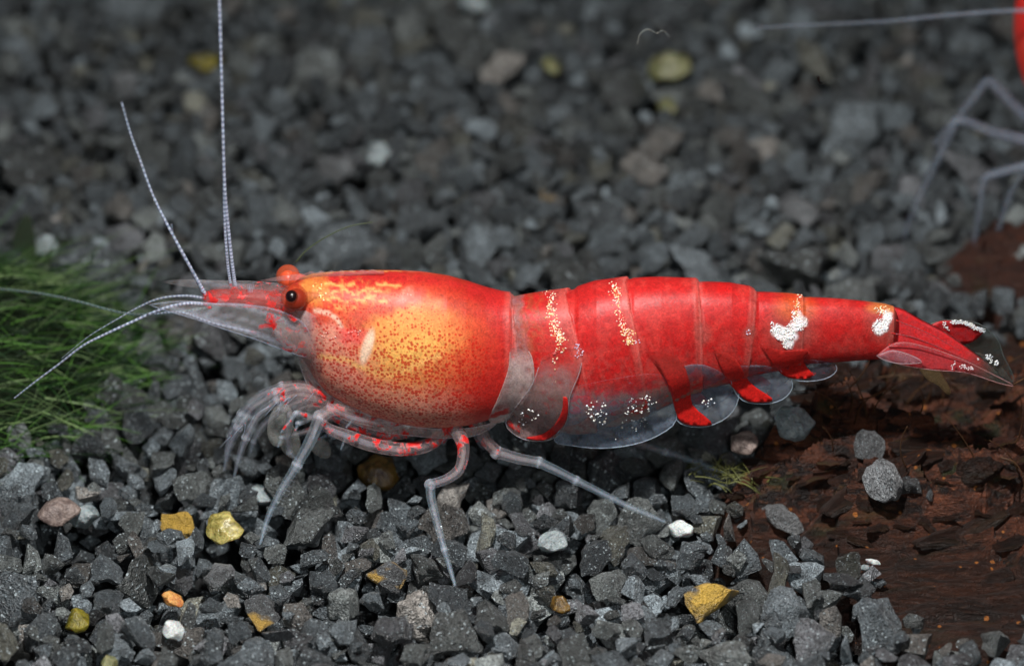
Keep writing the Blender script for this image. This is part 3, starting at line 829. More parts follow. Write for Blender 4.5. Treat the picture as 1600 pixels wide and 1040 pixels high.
beads(blob(905, 543, 10, 5, 16, 30) + blob(905, 556, 8, 8, 10) + blob(996, 533, 4, 6, 8) + blob(1169, 519, 4, 6, 8), .9, 1.6, [(220, 205, 230), (235, 225, 245), (200, 180, 215)])

# eyes
def ball(name, px, py, y, r, colf, parent, mat=None, sc=(1, 1, 1), seg=28):
    bm = bmesh.new(); bmesh.ops.create_uvsphere(bm, u_segments=seg, v_segments=seg // 2, radius=r / PXU)
    c = at(px, py, y)
    for v in bm.verts: v.co = Vector((v.co.x * sc[0], v.co.y * sc[1], v.co.z * sc[2]))
    me = bpy.data.meshes.new(name); bm.to_mesh(me); bm.free()
    me.polygons.foreach_set('use_smooth', [True] * len(me.polygons))
    if mat is None:
        cl = [colf(v.co) for v in me.vertices]
        a = me.color_attributes.new('Col', 'FLOAT_COLOR', 'POINT'); a.data.foreach_set('color', np.array(cl, dtype=np.float32).ravel())
    me.transform(Matrix.Translation(c))
    return obj(name, me, mat or M_EYE, parent)
def eye_material():
    t = NT('eye_cornea'); a = t.n('ShaderNodeAttribute', attribute_name='Col'); t.l(a.outputs['Color'], t.b.inputs['Base Color'])
    lw = t.n('ShaderNodeLayerWeight'); lw.inputs[0].default_value = .4
    t.l(t.math('ADD', a.outputs['Alpha'], t.math('MULTIPLY', lw.outputs['Facing'], .5), clamp=True), t.b.inputs['Alpha'])
    t.b.inputs['Roughness'].default_value = .06; t.b.inputs['Specular IOR Level'].default_value = .8
    return t.m
M_EYE = eye_material()
M_PUPIL = plain('pupil', (.008, .003, .004), .25, .5)
M_RET = plain('eye_pigment', tuple(lin(112, 30, 20)), .4, .3)
e1 = ball('eye', 460, 465, -.42, 21, lambda co: rgba((206, 74, 40), .12), shrimp)
ball('eye_pigment', 463, 467, -.42, 16.5, None, e1, M_RET)
ball('pupil', 456, 463, -.53, 10, None, e1, M_PUPIL)
e2 = ball('eye', 450, 432, .40, 19, lambda co: rgba((216, 96, 60), .25), shrimp)
ball('eye_pigment', 450, 436, .40, 14, None, e2, plain('orange_eye_pigment', tuple(lin(226, 84, 50)), .3, .5))
obj('eye_stalk', tube_mesh('eye_stalk', [(505, 462, -.25, 9), (485, 464, -.30, 8), (470, 466, -.36, 10)], ramp((0, (200, 90, 60), .3), (1, (200, 110, 80), .3))), M_SH, shrimp)
obj('eye_stalk', tube_mesh('eye_stalk', [(505, 450, .2, 9), (478, 442, .3, 11), (456, 436, .38, 13)], ramp((0, (214, 70, 50), .8), (1, (214, 84, 60), .8))), M_SH, shrimp)
# rostrum: a toothed clear blade along the midline
rt = [(600, 424)] + [(x, 424 + (600 - x) * .03 - (3 if k % 2 else 0)) for k, x in enumerate(range(590, 470, -8))] + [(440, 432), (404, 439), (440, 439), (480, 436), (540, 431), (600, 428)]
plate('rostrum', rt, flatcol((190, 150, 150), .2), -1, 0, .02, step=7, yf=lambda px, py: np.full(len(px), .0), dense=1)
# antennular stalks, antennal scales and bases
pk = ramp((0, (210, 60, 56), .55), (.5, (206, 70, 64), .5), (1, (190, 90, 88), .45))
obj('antenna_stalk', tube_mesh('antenna_stalk', [(478, 492, -.2, 16), (440, 476, -.25, 16), (410, 468, -.28, 15), (370, 466, -.3, 14), (340, 465, -.3, 13), (318, 465, -.3, 9)], ramp((0, (190, 130, 126), .14), (.3, (206, 84, 78), .24), (1, (196, 70, 66), .26)), 14, patch=.46), M_SH, shrimp)
obj('antenna_stalk', tube_mesh('antenna_stalk', [(478, 478, .2, 14), (440, 462, .25, 14), (405, 456, .28, 12), (365, 455, .3, 11), (330, 458, .3, 8)], ramp((0, (190, 150, 146), .12), (1, (190, 110, 106), .16)), 14, patch=.4), M_SH, shrimp)
def scalecol(px, py):
    C = np.tile(np.append(lin(172, 164, 166), .12), (len(px), 1))
    stripe = pl(px, py, [(300, 470), (380, 478), (440, 500), (470, 520)], 3, 2) * .6 + pl(px, py, [(255, 478), (330, 500), (400, 522), (470, 548)], 4, 2) * .8 + pl(px, py, [(300, 484), (380, 500), (450, 526)], 2, 1.5) * .5
    C[:, :3] = C[:, :3] * (1 - stripe[:, None]) + lin(200, 205, 222) * stripe[:, None]; C[:, 3] = np.clip(C[:, 3] + stripe * .3, 0, 1)
    C[:, 3] *= (.35 + .65 * sm(px, 235, 330)) * (1 - .6 * sm(px, 440, 480))
    return C, np.zeros(len(px)), sm(px, 360, 430) * .54
sc_out = [(232, 476), (280, 471), (320, 474), (380, 476), (430, 484), (470, 502), (486, 530), (482, 556), (455, 551), (400, 530), (350, 514), (300, 497), (262, 486)]
plate('antenna_scale', sc_out, scalecol, -1, 0, .05, yf=lambda px, py: -.42 + .0 * px - .10 * np.cos((py - 515) / 30), rim=(.8, (170, 180, 205), .25, 0))
plate('antenna_scale', [(a * .93 + 33, b * .5 + 232) for a, b in sc_out], scalecol, 1, 0, .05, yf=lambda px, py: -.30 + .0 * px)
obj('antenna_base', tube_mesh('antenna_base', [(500, 545, -.3, 22), (474, 532, -.38, 24), (448, 520, -.4, 20), (428, 512, -.4, 13)], ramp((0, (204, 160, 150), .2), (1, (190, 160, 158), .14)), 16, patch=.42), M_SH, shrimp)
obj('antenna_base', tube_mesh('antenna_base', [(500, 545, .3, 18), (474, 528, .38, 18), (448, 515, .4, 14), (428, 508, .4, 10)], ramp((0, (190, 150, 146), .12), (1, (186, 150, 146), .1)), 12, patch=.3), M_SH, shrimp)
# antennae: ringed whips
def whip(pts, r0, r1, c1, c2, a0, a1, per=2, yb=-.3, name='antenna'):
    m = len(pts); P = [(p[0] + (random.uniform(-.8, .8) if 0 < i < m - 1 else 0), p[1], p[2] if len(p) > 2 else yb, .8 * (r0 + (r1 - r0) * i / (m - 1))) for i, p in enumerate(pts)]
    length = sum(math.hypot(P[i + 1][0] - P[i][0], P[i + 1][1] - P[i][1]) for i in range(m - 1))
    n = max(4, int(length / (m - 1) / 1.7))
    def cf(t, i):
        return rgba(c1 if (i // per) % 2 else c2, a0 + (a1 - a0) * t)
    me = tube_mesh(name, P, cf, 6, 0, lambda t: .85 * max(0, 1 - t * 9), n)
    # swollen rings
    return obj(name, me, M_SH, shrimp)
LT, DK = (200, 208, 228), (128, 136, 160)
whip([(369, 456, .3), (364, 420, .3), (357, 360, .28), (351, 290, .2), (348, 200, .1), (345, 100, 0), (342, 0, -.1), (340, -60, -.15)], 4.0, 2.2, LT, DK, .9, .8)
whip([(362, 456, .3), (356, 410, .28), (351, 340, .26), (349, 250, .16), (347, 150, .08), (344, 60, 0), (341, -60, -.1)], 3.4, 1.9, LT, DK, .8, .7)
whip([(322, 462), (306, 434), (284, 392), (258, 345), (238, 302), (219, 250), (204, 208), (190, 160)], 3.8, 1.2, LT, DK, .85, .8)
whip([(318, 458), (300, 424), (281, 390), (270, 366), (268, 350)], 4.0, 2.0, (180, 190, 205), DK, .5, .2)
whip([(322, 466), (290, 462), (250, 466), (216, 480), (180, 500), (140, 525), (96, 560)], 3.0, 1.0, (178, 186, 200), DK, .6, .25)
whip([(324, 475), (290, 474), (250, 484), (205, 503), (165, 522), (130, 540), (92, 568), (52, 598), (22, 622)], 3.8, 1.6, LT, DK, .85, .5)
whip([(330, 480, .3), (270, 488, .6), (200, 490, 1.2), (120, 470, 2.0), (60, 458, 2.6), (-10, 450, 3.2)], 3.4, 2.6, (140, 160, 160), (110, 130, 130), .45, .3)
whip([(400, 520), (330, 504), (285, 488), (240, 490)], 3.4, 2.2, (190, 198, 220), DK, .8, .4)
# feathered hairs on the stalk joint
for k in range(5):
    x = 388 + k * 1.5
    whip([(x, 458), (x - 1 + k * .4, 450), (x - 1 + k, 444 - k)], .7, .3, LT, LT, .6, .4, name='bristle')

# legs -------------------------------------------------------
CLEAR = (168, 188, 202)
def leg(pts, tip_ground=True, patch=0, c0=(206, 168, 166), c1=CLEAR, a0=.08, a1=.10, core=True, name='leg', y0=-.3, y1=-.6, joints=()):
    P, jn = [], []
    for i, p in enumerate(pts):
        if i in joints and 0 < i < len(pts) - 1:
            a_, b_ = pts[i - 1], pts[i + 1]; mixp = lambda q, k: [p[c] * (1 - k) + q[c] * k for c in range(3)]
            P.append(mixp(a_, .22)); jn.append(len(P)); P.append(list(p)); P.append(mixp(b_, .22))
        else:
            if i in joints: jn.append(len(P))
            P.append(list(p))
    joints = jn
    if tip_ground: y1 = ground_hit(P[-1][0], P[-1][1]).y - .03
    L = [0]
    for i in range(1, len(P)): L.append(L[-1] + math.hypot(P[i][0] - P[i - 1][0], P[i][1] - P[i - 1][1]))
    Q = [(p[0], p[1], min(y0 + (y1 - y0) * L[i] / L[-1], ground_hit(p[0], p[1] + p[2]).y - .08 - p[2] / 60), p[2]) for i, p in enumerate(P)]
    Q = [(a_, b_, c_, r_ * (.95 if i in joints else .80)) for i, (a_, b_, c_, r_) in enumerate(Q)]
    base = ramp((0, c0, a0), (.45, c1, (a0 + a1) / 2), (1, c1, a1)); m_ = len(Q) - 1
    def cf(t, i=0):
        q = base(t); k = sum(math.exp(-((t * m_ - j) / .6) ** 2) for j in joints)
        k = min(1, k); w_ = lin(214, 218, 230)
        return (q[0] * (1 - k * .6) + w_[0] * k * .6, q[1] * (1 - k * .6) + w_[1] * k * .6, q[2] * (1 - k * .6) + w_[2] * k * .6, q[3] + k * .2)
    o = obj(name, tube_mesh(name, Q, cf, 12, 0, patch, 8), M_SH, shrimp)
    if core:
        Q2 = [(p[0], p[1], p[2], p[3] * .42) for p in Q]
        m = obj('muscle', tube_mesh('muscle', Q2, ramp((0, (226, 196, 190), .10), (1, (190, 202, 226), .12)), 8, 0, 0, 6), M_SH, None); m.parent = o
    return o
pf = lambda a, b: (lambda t: a + (b - a) * min(1, t * 1.6))
# middle leg
leg([(704, 660, 13), (720, 684, 14), (724, 706, 12), (718, 732, 11), (700, 747, 10), (672, 757, 10), (674, 780, 9), (684, 820, 8), (694, 858, 6), (702, 884, 5), (711, 914, 3)], patch=pf(.60, .0), y0=-.3, joints=(0, 5, 8))
# second stub behind it
leg([(690, 660, 10), (698, 676, 9), (690, 690, 7)], False, .7, y0=.1, y1=.2)
# long trailing leg
leg([(748, 655, 12), (757, 684, 12), (776, 706, 12), (810, 716, 11), (842, 722, 10), (870, 735, 9), (900, 750, 8), (940, 770, 7), (985, 792, 6), (1014, 804, 5), (1040, 815, 3)], patch=pf(.46, 0), y0=-.2, joints=(2, 4, 6))
leg([(735, 655, 9), (752, 690, 9), (764, 700, 6)], False, .5, y0=.0, y1=.0)
# far trailing leg seen past the belly
leg([(900, 660, 8), (960, 680, 8), (1000, 693, 8), (1040, 706, 7), (1080, 719, 6), (1130, 738, 4)], patch=0, y0=.3, joints=(3,))
# forward bent leg, near side
leg([(560, 640, 12), (520, 640, 12), (500, 652, 13), (484, 690, 12), (464, 726, 10), (440, 765, 8), (420, 805, 6), (406, 850, 3)], patch=pf(.42, 0), y0=-.35, joints=(2, 4))
# horizontal upper limbs under the carapace
leg([(700, 655, 11), (686, 682, 13), (660, 698, 13), (620, 701, 14), (580, 694, 14), (545, 682, 13), (512, 668, 10), (496, 650, 8)], False, lambda t: .62 - .25 * t, y0=-.3, y1=-.55, c1=(200, 180, 182))
leg([(680, 652, 8), (650, 672, 9), (610, 680, 10), (560, 668, 10), (520, 650, 9), (498, 640, 7)], False, .52, y0=-.1, y1=-.3, c1=(196, 176, 178))
leg([(640, 655, 8), (600, 660, 9), (550, 652, 9), (510, 634, 8)], False, .45, y0=-.4, y1=-.45, c1=(196, 176, 178))
# small claw-legs and mouth limbs arcing down at the front
for k, (pts, yy) in enumerate((
    ([(520, 620, 9), (470, 606, 9), (430, 614, 9), (396, 636, 9), (372, 668, 9), (358, 700, 7), (350, 734, 3)], -.45),
    ([(520, 628, 8), (470, 616, 8), (432, 626, 8), (402, 650, 8), (384, 684, 8), (374, 712, 6), (366, 744, 3)], -.62),
    ([(510, 612, 7), (470, 600, 7), (440, 602, 7), (404, 618, 7), (376, 646, 7), (358, 682, 6), (352, 712, 3)], -.1),
    ([(520, 630, 8), (480, 624, 8), (440, 638, 8), (412, 664, 7), (396, 690, 5), (392, 706, 2)], -.2),
    ([(516, 634, 8), (480, 634, 8), (455, 648, 8), (448, 676, 8), (452, 706, 6), (470, 726, 3)], -.05))):
    leg(pts, False, lambda t, k=k: (.5 if k in (0, 3) else .42) * (1 - t), c0=(206, 160, 160), c1=(178, 186, 200), a0=.06, a1=.06, y0=-.3, y1=yy, joints=(2, 4), name='claw_leg')
def palp(cx, cy, rx, ry, ang, al, y=-.1):
    out = [(cx + rx * math.cos(a) * math.cos(R(ang)) - ry * math.sin(a) * math.sin(R(ang)), cy + rx * math.cos(a) * math.sin(R(ang)) + ry * math.sin(a) * math.cos(R(ang))) for a in np.linspace(0, 2 * math.pi, 13)[:-1]]
    plate('mouth_plate', out, flatcol((196, 196, 190), al), -1, 0, .1, yf=lambda px, py: np.full(len(px), y), dense=2)
palp(438, 666, 20, 32, 12, .4); palp(452, 690, 16, 26, -20, .25, .05); palp(500, 700, 12, 20, -50, .2, .25)
for k in range(9):      # the tangle of slender mouth limbs under the head
    x0, y0_ = random.uniform(505, 610), random.uniform(628, 655); x1 = x0 - random.uniform(20, 50); x2 = x1 - random.uniform(15, 45)
    leg([(x0, y0_, 6), (x1 + 5, y0_ + random.uniform(4, 20), 6), (x2, y0_ + random.uniform(10, 34), 5), (x2 - random.uniform(4, 24), y0_ + random.uniform(26, 62), 2)], False, .38, y0=-.1 + .04 * k, y1=-.5 + .07 * k, c0=(210, 176, 172), joints=(2,), name='mouth_limb')
# fine hairs on claw legs
for k in range(12):
    t = random.random(); x = 500 - 140 * t; y = 612 + 70 * t * t; L_ = random.uniform(10, 26)
    a = R(random.uniform(100, 165))
    whip([(x, y, -.5), (x + L_ * .5 * math.cos(a), y + L_ * .5 * math.sin(a) + 2, -.5), (x + L_ * math.cos(a) - 2, y + L_ * math.sin(a) + 8, -.52)], .9, .3, LT, LT, .4, .25, name='bristle')
for k in range(9):   # bristles on the forward shin and the middle shin
    t = k / 15; x, y = 470 - 60 * t, 720 + 110 * t
    whip([(x, y, -.75 - .5 * t), (x + 4, y + 3, -.75 - .5 * t), (x + 7, y + 3, -.75 - .5 * t)], .4, .2, LT, LT, .6, .4, name='bristle')

# tail fan
def tailcol(base, a, edge=None):
    def f(px, py):
        n = nz(px, py, .05, 17); C = np.tile(np.append(lin(*base), a), (len(px), 1))
        st = .5 + .5 * np.sin((py - (px - 1380) * .42) * .55 + n * 4)
        C[:, :3] = C[:, :3] * (1 - .35 * st[:, None]) + lin(150, 70, 78) * .35 * st[:, None]
        if edge: C = edge(C, px, py)
        return C, np.zeros(len(px)), np.zeros(len(px))
    return f
def endfade(x0, x1, a1):
    def f(C, px, py):
        k = sm(px, x0, x1)[:, None]
        C[:, :3] = C[:, :3] * (1 - k) + lin(70, 76, 70) * k; C[:, 3] = C[:, 3] * (1 - k[:, 0]) + a1 * k[:, 0]; return C
    return f
fan = lambda a, b, c: (lambda px, py: a + b * (px - 1380) / 200 + c * (py - 540) / 100)
plate('tail_fan_blade', [(1440, 514), (1462, 503), (1492, 500), (1530, 506), (1558, 530), (1568, 556), (1584, 590), (1572, 596), (1540, 570), (1490, 544), (1455, 526)],
      flatcol((74, 80, 76), .24, 0, 0, None), -1, 0, .03, yf=fan(.35, .4, 0), rim=(.9, (120, 130, 128), .4, 0))
plate('tail_fan_blade', [(1450, 512), (1470, 503), (1500, 504), (1534, 516), (1530, 526), (1512, 537), (1486, 536), (1464, 524)],
      tailcol((178, 26, 28), .95), -1, 0, .04, yf=fan(.3, .38, 0))
plate('telson', [(1396, 484), (1412, 488), (1440, 504), (1475, 522), (1510, 546), (1545, 572), (1562, 588), (1540, 584), (1500, 576), (1450, 566), (1405, 562), (1374, 556), (1384, 520)],
      tailcol((196, 34, 36), .95, endfade(1500, 1560, .3)), -1, 0, .10, yf=fan(-.12, .1, -.3))
plate('tail_fan_blade', [(1370, 556), (1400, 536), (1440, 540), (1500, 560), (1550, 584), (1584, 602), (1560, 598), (1510, 582), (1460, 578), (1410, 570)],
      tailcol((184, 52, 56), .85, endfade(1480, 1560, .25)), -1, 0, .04, yf=fan(-.32, .05, -.2), rim=(.8, (214, 150, 150), .35, 0))
plate('tail_fan_blade', [(1370, 556), (1395, 548), (1425, 556), (1440, 566), (1410, 568), (1386, 564)],
      flatcol((176, 120, 128), .3), -1, 0, .04, yf=fan(-.40, .05, -.2), rim=(.7, (220, 190, 195), .3, 0))
plate('tail_fan_blade', [(1510, 556), (1530, 552), (1562, 570), (1584, 600), (1560, 586), (1530, 572)],
      flatcol((84, 84, 80), .5), -1, 0, .03, yf=fan(-.05, .1, 0))
wy_ = lambda y_: (lambda x, y: y_)
tf = lambda f0, d: (lambda x, y: float(f0(np.array([x]), np.array([y]))[0]) - d)
beads(along([(1487, 503), (1505, 504), (1520, 510), (1536, 517)], 4, 220) + along([(1473, 503), (1482, 514)], 3, 20), 1.0, 1.8, WHT + [(210, 215, 225)], yf=tf(fan(.3, .38, 0), .04))
beads(blob(1550, 562, 13, 6, 46, 35), 1.3, 2.2, WHT + [(200, 205, 215)], yf=tf(fan(-.05, .1, 0), .03))
beads(blob(1510, 574, 14, 3.2, 40, 12) + blob(1528, 561, 4, 3, 6) + along([(1486, 576), (1492, 566)], 1.5, 10), 1.1, 1.9, [(226, 206, 206), (210, 200, 205)], yf=tf(fan(-.32, .05, -.2), .06))
for pts in ([(1392, 520), (1430, 528), (1480, 548), (1530, 570)], [(1388, 538), (1430, 540), (1480, 556), (1520, 570)], [(1400, 500), (1450, 520), (1500, 548)]):
    whip(pts, 1.2, .6, (150, 84, 92), (170, 60, 60), .8, .5, yb=-.36 if pts[0][1] > 530 else -.22, name='rib')

# a shed flake hanging under the tail: a thing of its own
fl = plate('bark_flake', [(1432, 570), (1452, 574), (1468, 580), (1476, 592), (1486, 612), (1480, 616), (1466, 602), (1450, 594), (1440, 582)], flatcol((170, 140, 100), .95), -1, 0, .05, parent=None, yf=lambda px, py: -.1 + 0 * px)
tag(fl, 'tan leaf-shaped flake hanging from the underside of the red tail', 'flake')

# ------------------------------------------------------------------ the other shrimp, cut by the right edge
other = empty('shrimp', tuple(ground_hit(1590, 330)))
tag(other, 'blurred second shrimp far back, cut by the right edge, showing red flank and pale legs', 'shrimp')
OC = at(1690, 110, 8.2)
ob_me = [o for o in shrimp.children if o.name.startswith('body')][0].data.copy()
_c = np.empty(len(ob_me.vertices) * 4, dtype=np.float32); ob_me.color_attributes['Col'].data.foreach_get('color', _c); _c = _c.reshape(-1, 4)
_c[:, :3] = _c[:, :3] * .08 + lin(206, 34, 30) * .92; ob_me.color_attributes['Col'].data.foreach_set('color', _c.ravel())
ob_me.attributes['dots'].data.foreach_set('value', np.zeros(len(ob_me.vertices), dtype=np.float32))
bo = bpy.data.objects.new('body', ob_me); COL.objects.link(bo)
head_c = at(640, 545, 0)
Mx = Matrix.Translation(OC) @ Matrix.Rotation(R(-68), 4, 'Z') @ Matrix.Rotation(R(-6), 4, 'Y') @ Matrix.Translation(-head_c)
bo.parent = other; bo.matrix_parent_inverse = Matrix.Translation(-other.location); bo.matrix_basis = Mx
def oleg(pts, r, yy, name='leg'):
    P = [(a, b, yy, r * (1 - .45 * i / len(pts))) for i, (a, b) in enumerate(pts)]
    o = obj(name, tube_mesh(name, P, ramp((0, (134, 144, 160), .34), (1, (108, 116, 128), .25)), 10, 0, 0, 6), M_SH, None); o.parent = other
    o.matrix_parent_inverse = Matrix.Translation(-other.location)
oleg([(1640, 226), (1600, 218), (1550, 206), (1500, 188), (1484, 210), (1462, 256), (1436, 310), (1412, 372)], 11, 7.4)
oleg([(1640, 210), (1590, 170), (1560, 140), (1542, 128), (1516, 160), (1478, 205), (1460, 226)], 11, 8.2)
oleg([(1640, 250), (1560, 270), (1538, 282), (1532, 320), (1524, 370), (1520, 412)], 9, 7.0)
oleg([(1660, 240), (1610, 260), (1580, 300), (1560, 360), (1550, 396)], 7, 7.3)
oleg([(1640, 16), (1560, 18), (1460, 26), (1380, 34), (1250, 40), (1180, 44)], 4.5, 8.0, 'antenna')

# ------------------------------------------------------------------ driftwood
def wood_piece(name, outline, zf, mat, label, step=.07, seed=0, rough=lambda x, y: 1.0):
    """a lump of wood: a height field over a ground outline with its own walls and underside"""
    xs = [p[0] for p in outline]; ys = [p[1] for p in outline]
    nx = int((max(xs) - min(xs)) / step) + 1; ny = int((max(ys) - min(ys)) / step) + 1
    O = np.array(outline); idm = -np.ones((nx, ny), int); V = []; F = []
    gx_ = min(xs) + np.arange(nx) * step; gy_ = min(ys) + np.arange(ny) * step
    X, Y = np.meshgrid(gx_, gy_, indexing='ij')
    ins = np.zeros(X.shape, bool); dist = np.full(X.shape, 1e9)
    j = len(O) - 1
    for i in range(len(O)):
        xi, yi = O[i]; xj, yj = O[j]
        ins ^= ((yi > Y) != (yj > Y)) & (X < (xj - xi) * (Y - yi) / (yj - yi + 1e-12) + xi)
        L = (xj - xi) ** 2 + (yj - yi) ** 2; t = np.clip(((X - xi) * (xj - xi) + (Y - yi) * (yj - yi)) / L, 0, 1)
        dist = np.minimum(dist, np.hypot(X - xi - t * (xj - xi), Y - yi - t * (yj - yi))); j = i
    dist = np.where(ins, dist, 0)
    for a_ in range(nx):
        for b_ in range(ny):
            if ins[a_, b_]:
                x, y = float(X[a_, b_]), float(Y[a_, b_])
                # warp so that the grain swirls
                wv = noise.noise_vector(Vector((x * .5, y * .5, seed)))
                g = Vector((x * .42 + wv.x * .7, (y - .25 * x) * 1.7 + wv.y * 1.6, seed))
                rd = 1 - abs(noise.noise(g)) * 2.4
                r2 = 1 - abs(noise.noise(g * 2.3)) * 2.4
                r3 = 1 - abs(noise.noise(Vector((x * 2.5 + wv.y, (y - .3 * x) * 9, seed)))) * 2
                cell = noise.cell(Vector((x * .9 + wv.x * 1.5, y * 1.7 + wv.y * 1.5, seed)))
                k = 1 - math.exp(-dist[a_, b_] / .16)
                am = rough(x, y)
                z = zf(x, y) + (rd * .5 + r2 * .34 + r3 * .13 + cell * .42) * am
                z = -.9 + (z + .9) * k
                idm[a_, b_] = len(V); V.append((x + wv.x * .05, y + wv.y * .08, z))
    nT = len(V)
    V += [(v[0], v[1], -1.1) for v in V]
    E = {}
    for a_ in range(nx - 1):
        for b_ in range(ny - 1):
            q = (idm[a_, b_], idm[a_ + 1, b_], idm[a_ + 1, b_ + 1], idm[a_, b_ + 1])
            if min(q) >= 0:
                q = tuple(int(i) for i in q); F.append(q); F.append(tuple(i + nT for i in q[::-1]))
                for i in range(4): E[(q[i], q[(i + 1) % 4])] = 1
    for (a_, b_) in list(E):
        if (b_, a_) not in E: F.append((b_, a_, a_ + nT, b_ + nT))
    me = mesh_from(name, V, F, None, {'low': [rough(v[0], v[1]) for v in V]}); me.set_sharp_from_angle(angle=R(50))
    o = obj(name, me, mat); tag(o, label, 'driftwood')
    return o
def z1(x, y):
    # upper terrace behind, lower dark terrace in front; the break runs from the left tip rising to the right
    yb = .15 - .22 * (x - 3)
    up = 1 / (1 + math.exp(-(y - yb) * 5))
    hol = math.exp(-((x - 6.4) / 2.4) ** 2 - ((y - 3.4) / .8) ** 2)
    bk = 1 / (1 + math.exp(-(y - 3.6) * 4)); up *= 1 - bk * .9
    return -.32 + up * .50 + .35 * math.exp(-((x - 4.3) / .9) ** 2 - ((y - 1.5) / .7) ** 2) - .35 * hol + .25 * (1 / (1 + math.exp(-(y - 5.4) * 4)))
wood_piece('driftwood', OUT1, z1, M_WOOD, 'dark brown waterlogged driftwood with orange specks in the lower right corner', .045, 3.3, lambda x, y: .2 + .8 / (1 + math.exp(-(y - .15 + .22 * (x - 3)) * 4)) / (1 + math.exp((y - 4.0) * 3)))  # smooth factor also blackens the back: shade of the hollow put into colour
OUT2 = [g2(1452, 440), g2(1475, 466), g2(1560, 480), g2(1700, 480), g2(1900, 450), g2(1900, 380), g2(1700, 370), g2(1590, 380), g2(1540, 400), g2(1480, 420)]
wood_piece('driftwood', OUT2, lambda x, y: .02 + .5 * math.exp(-((x - 9.2) / .6) ** 2), M_WOOD2, 'reddish brown blurred driftwood behind the tail at the right edge', .08, 8.1)

# torn slivers of bark standing off the driftwood, each a part of it
DW = bpy.data.objects['driftwood']
bpy.context.view_layer.update(); dgw = bpy.context.evaluated_depsgraph_get()
SLV = []
def sliver(seed):
    r = random.Random(seed); V, F = [], []; n = 9; L = 1.0; b = r.uniform(-.35, .35)
    for i in range(n + 1):
        t = i / n; wd = (.10 + .16 * math.sin(math.pi * min(1, t * 1.1 + .05))) * (.6 + .6 * r.random()); z = b * (t - .5) ** 2 + r.uniform(-.02, .02)
        x = (t - .5) * L; y0 = .08 * math.sin(t * 5 + seed) ; th = .05 * (1 - .6 * t)
        V += [(x, y0 - wd, z), (x, y0 + wd * .1, z + th), (x, y0 + wd, z + r.uniform(-.05, .05)), (x, y0, z - th * .6)]
    for i in range(n):
        for k in range(4): F.append((i * 4 + k, i * 4 + (k + 1) % 4, i * 4 + 4 + (k + 1) % 4, i * 4 + 4 + k))
    F += [(3, 2, 1, 0), (n * 4, n * 4 + 1, n * 4 + 2, n * 4 + 3)]
    me = mesh_from('bark_sliver', V, F, smooth=False); return me
SM = [sliver(k) for k in range(9)]
for k in range(9): SM[k].materials.append((M_WOOD, M_WOOD2)[k % 3 == 0])
rs = random.Random(5)
CH = [stone_shape(300 + k, True) for k in range(8)]
for m in CH: m.materials.clear(); m.materials.append(M_WOOD)
for k in range(64):
    px, py = rs.uniform(1110, 1610), rs.uniform(585, 835)
    if px < 1240 and py < 690: continue
    if py > 790 and rs.random() < .5: continue
    x, y = g2(px, py, .3)
    ok, loc, nr, _, ob, _ = S.ray_cast(dgw, Vector((x, y, 2.0)), Vector((0, 0, -1)))
    if not ok or not ob.name.startswith('driftwood'): continue
    o = bpy.data.objects.new('wood_chunk', CH[k % 8]); COL.objects.link(o); o.parent = DW
    L = rs.uniform(.45, 1.5)
    o.matrix_basis = Matrix.Translation(loc + Vector((0, 0, -.02 * L))) @ Matrix.Rotation(rs.gauss(.25, .3), 4, 'Z') @ Matrix.Rotation(rs.gauss(0, .15), 4, 'Y') @ Matrix.Rotation(rs.gauss(0, .5), 4, 'X') @ Matrix.Diagonal((L, L * rs.uniform(.3, .6), L * rs.uniform(.5, .8), 1))
for k in range(60):
    px, py = rs.uniform(1110, 1610), rs.uniform(575, 835)
    if py > 760 and px > 1500 and rs.random() < .4: continue
    d = ray(px, py).normalized(); ok, loc, nr, _, ob, _ = S.ray_cast(dgw, EYE + d * 30, d)
    if not ok: continue
    if not ob.name.startswith('driftwood'):
        x, y = g2(px, py, .8)
        ok, loc, nr, _, ob, _ = S.ray_cast(dgw, Vector((x, y, 2.2)), Vector((0, 0, -1)))
        if not ok or not ob.name.startswith('driftwood'): continue
    o = bpy.data.objects.new('bark_sliver', SM[k % 9]); COL.objects.link(o); o.parent = DW
    L = rs.uniform(.25, .8)
    o.matrix_basis = Matrix.Translation(loc + Vector((0, 0, .05))) @ Matrix.Rotation(rs.gauss(.18, .35), 4, 'Z') @ Matrix.Rotation(rs.gauss(0, .2), 4, 'Y') @ Matrix.Rotation(rs.gauss(.2, .4), 4, 'X') @ Matrix.Diagonal((L, L * rs.uniform(.35, .8), L * 1.6, 1))
# fine rootlets curling out of the dark hollow
for k in range(26):
    px, py = rs.uniform(1300, 1600), rs.uniform(590, 740)
    d = ray(px, py).normalized(); ok, loc, nr, _, ob, _ = S.ray_cast(dgw, EYE + d * 30, d)
    yy = (loc.y if ok else 3) - .15
    a_ = rs.uniform(-2.4, .2); L = rs.uniform(40, 110); c_ = rs.uniform(-1, 1)
    P = [(px + L * t * math.cos(a_ + c_ * t), py + L * t * math.sin(a_ + c_ * t), yy - .2 * t, 1.5 - t) for t in (0, .35, .7, 1)]
    o = obj('rootlet', tube_mesh('rootlet', P, lambda t, i: rgba((78, 56, 38), 1), 5, 0, 0, 5), M_SH, None); o.parent = DW

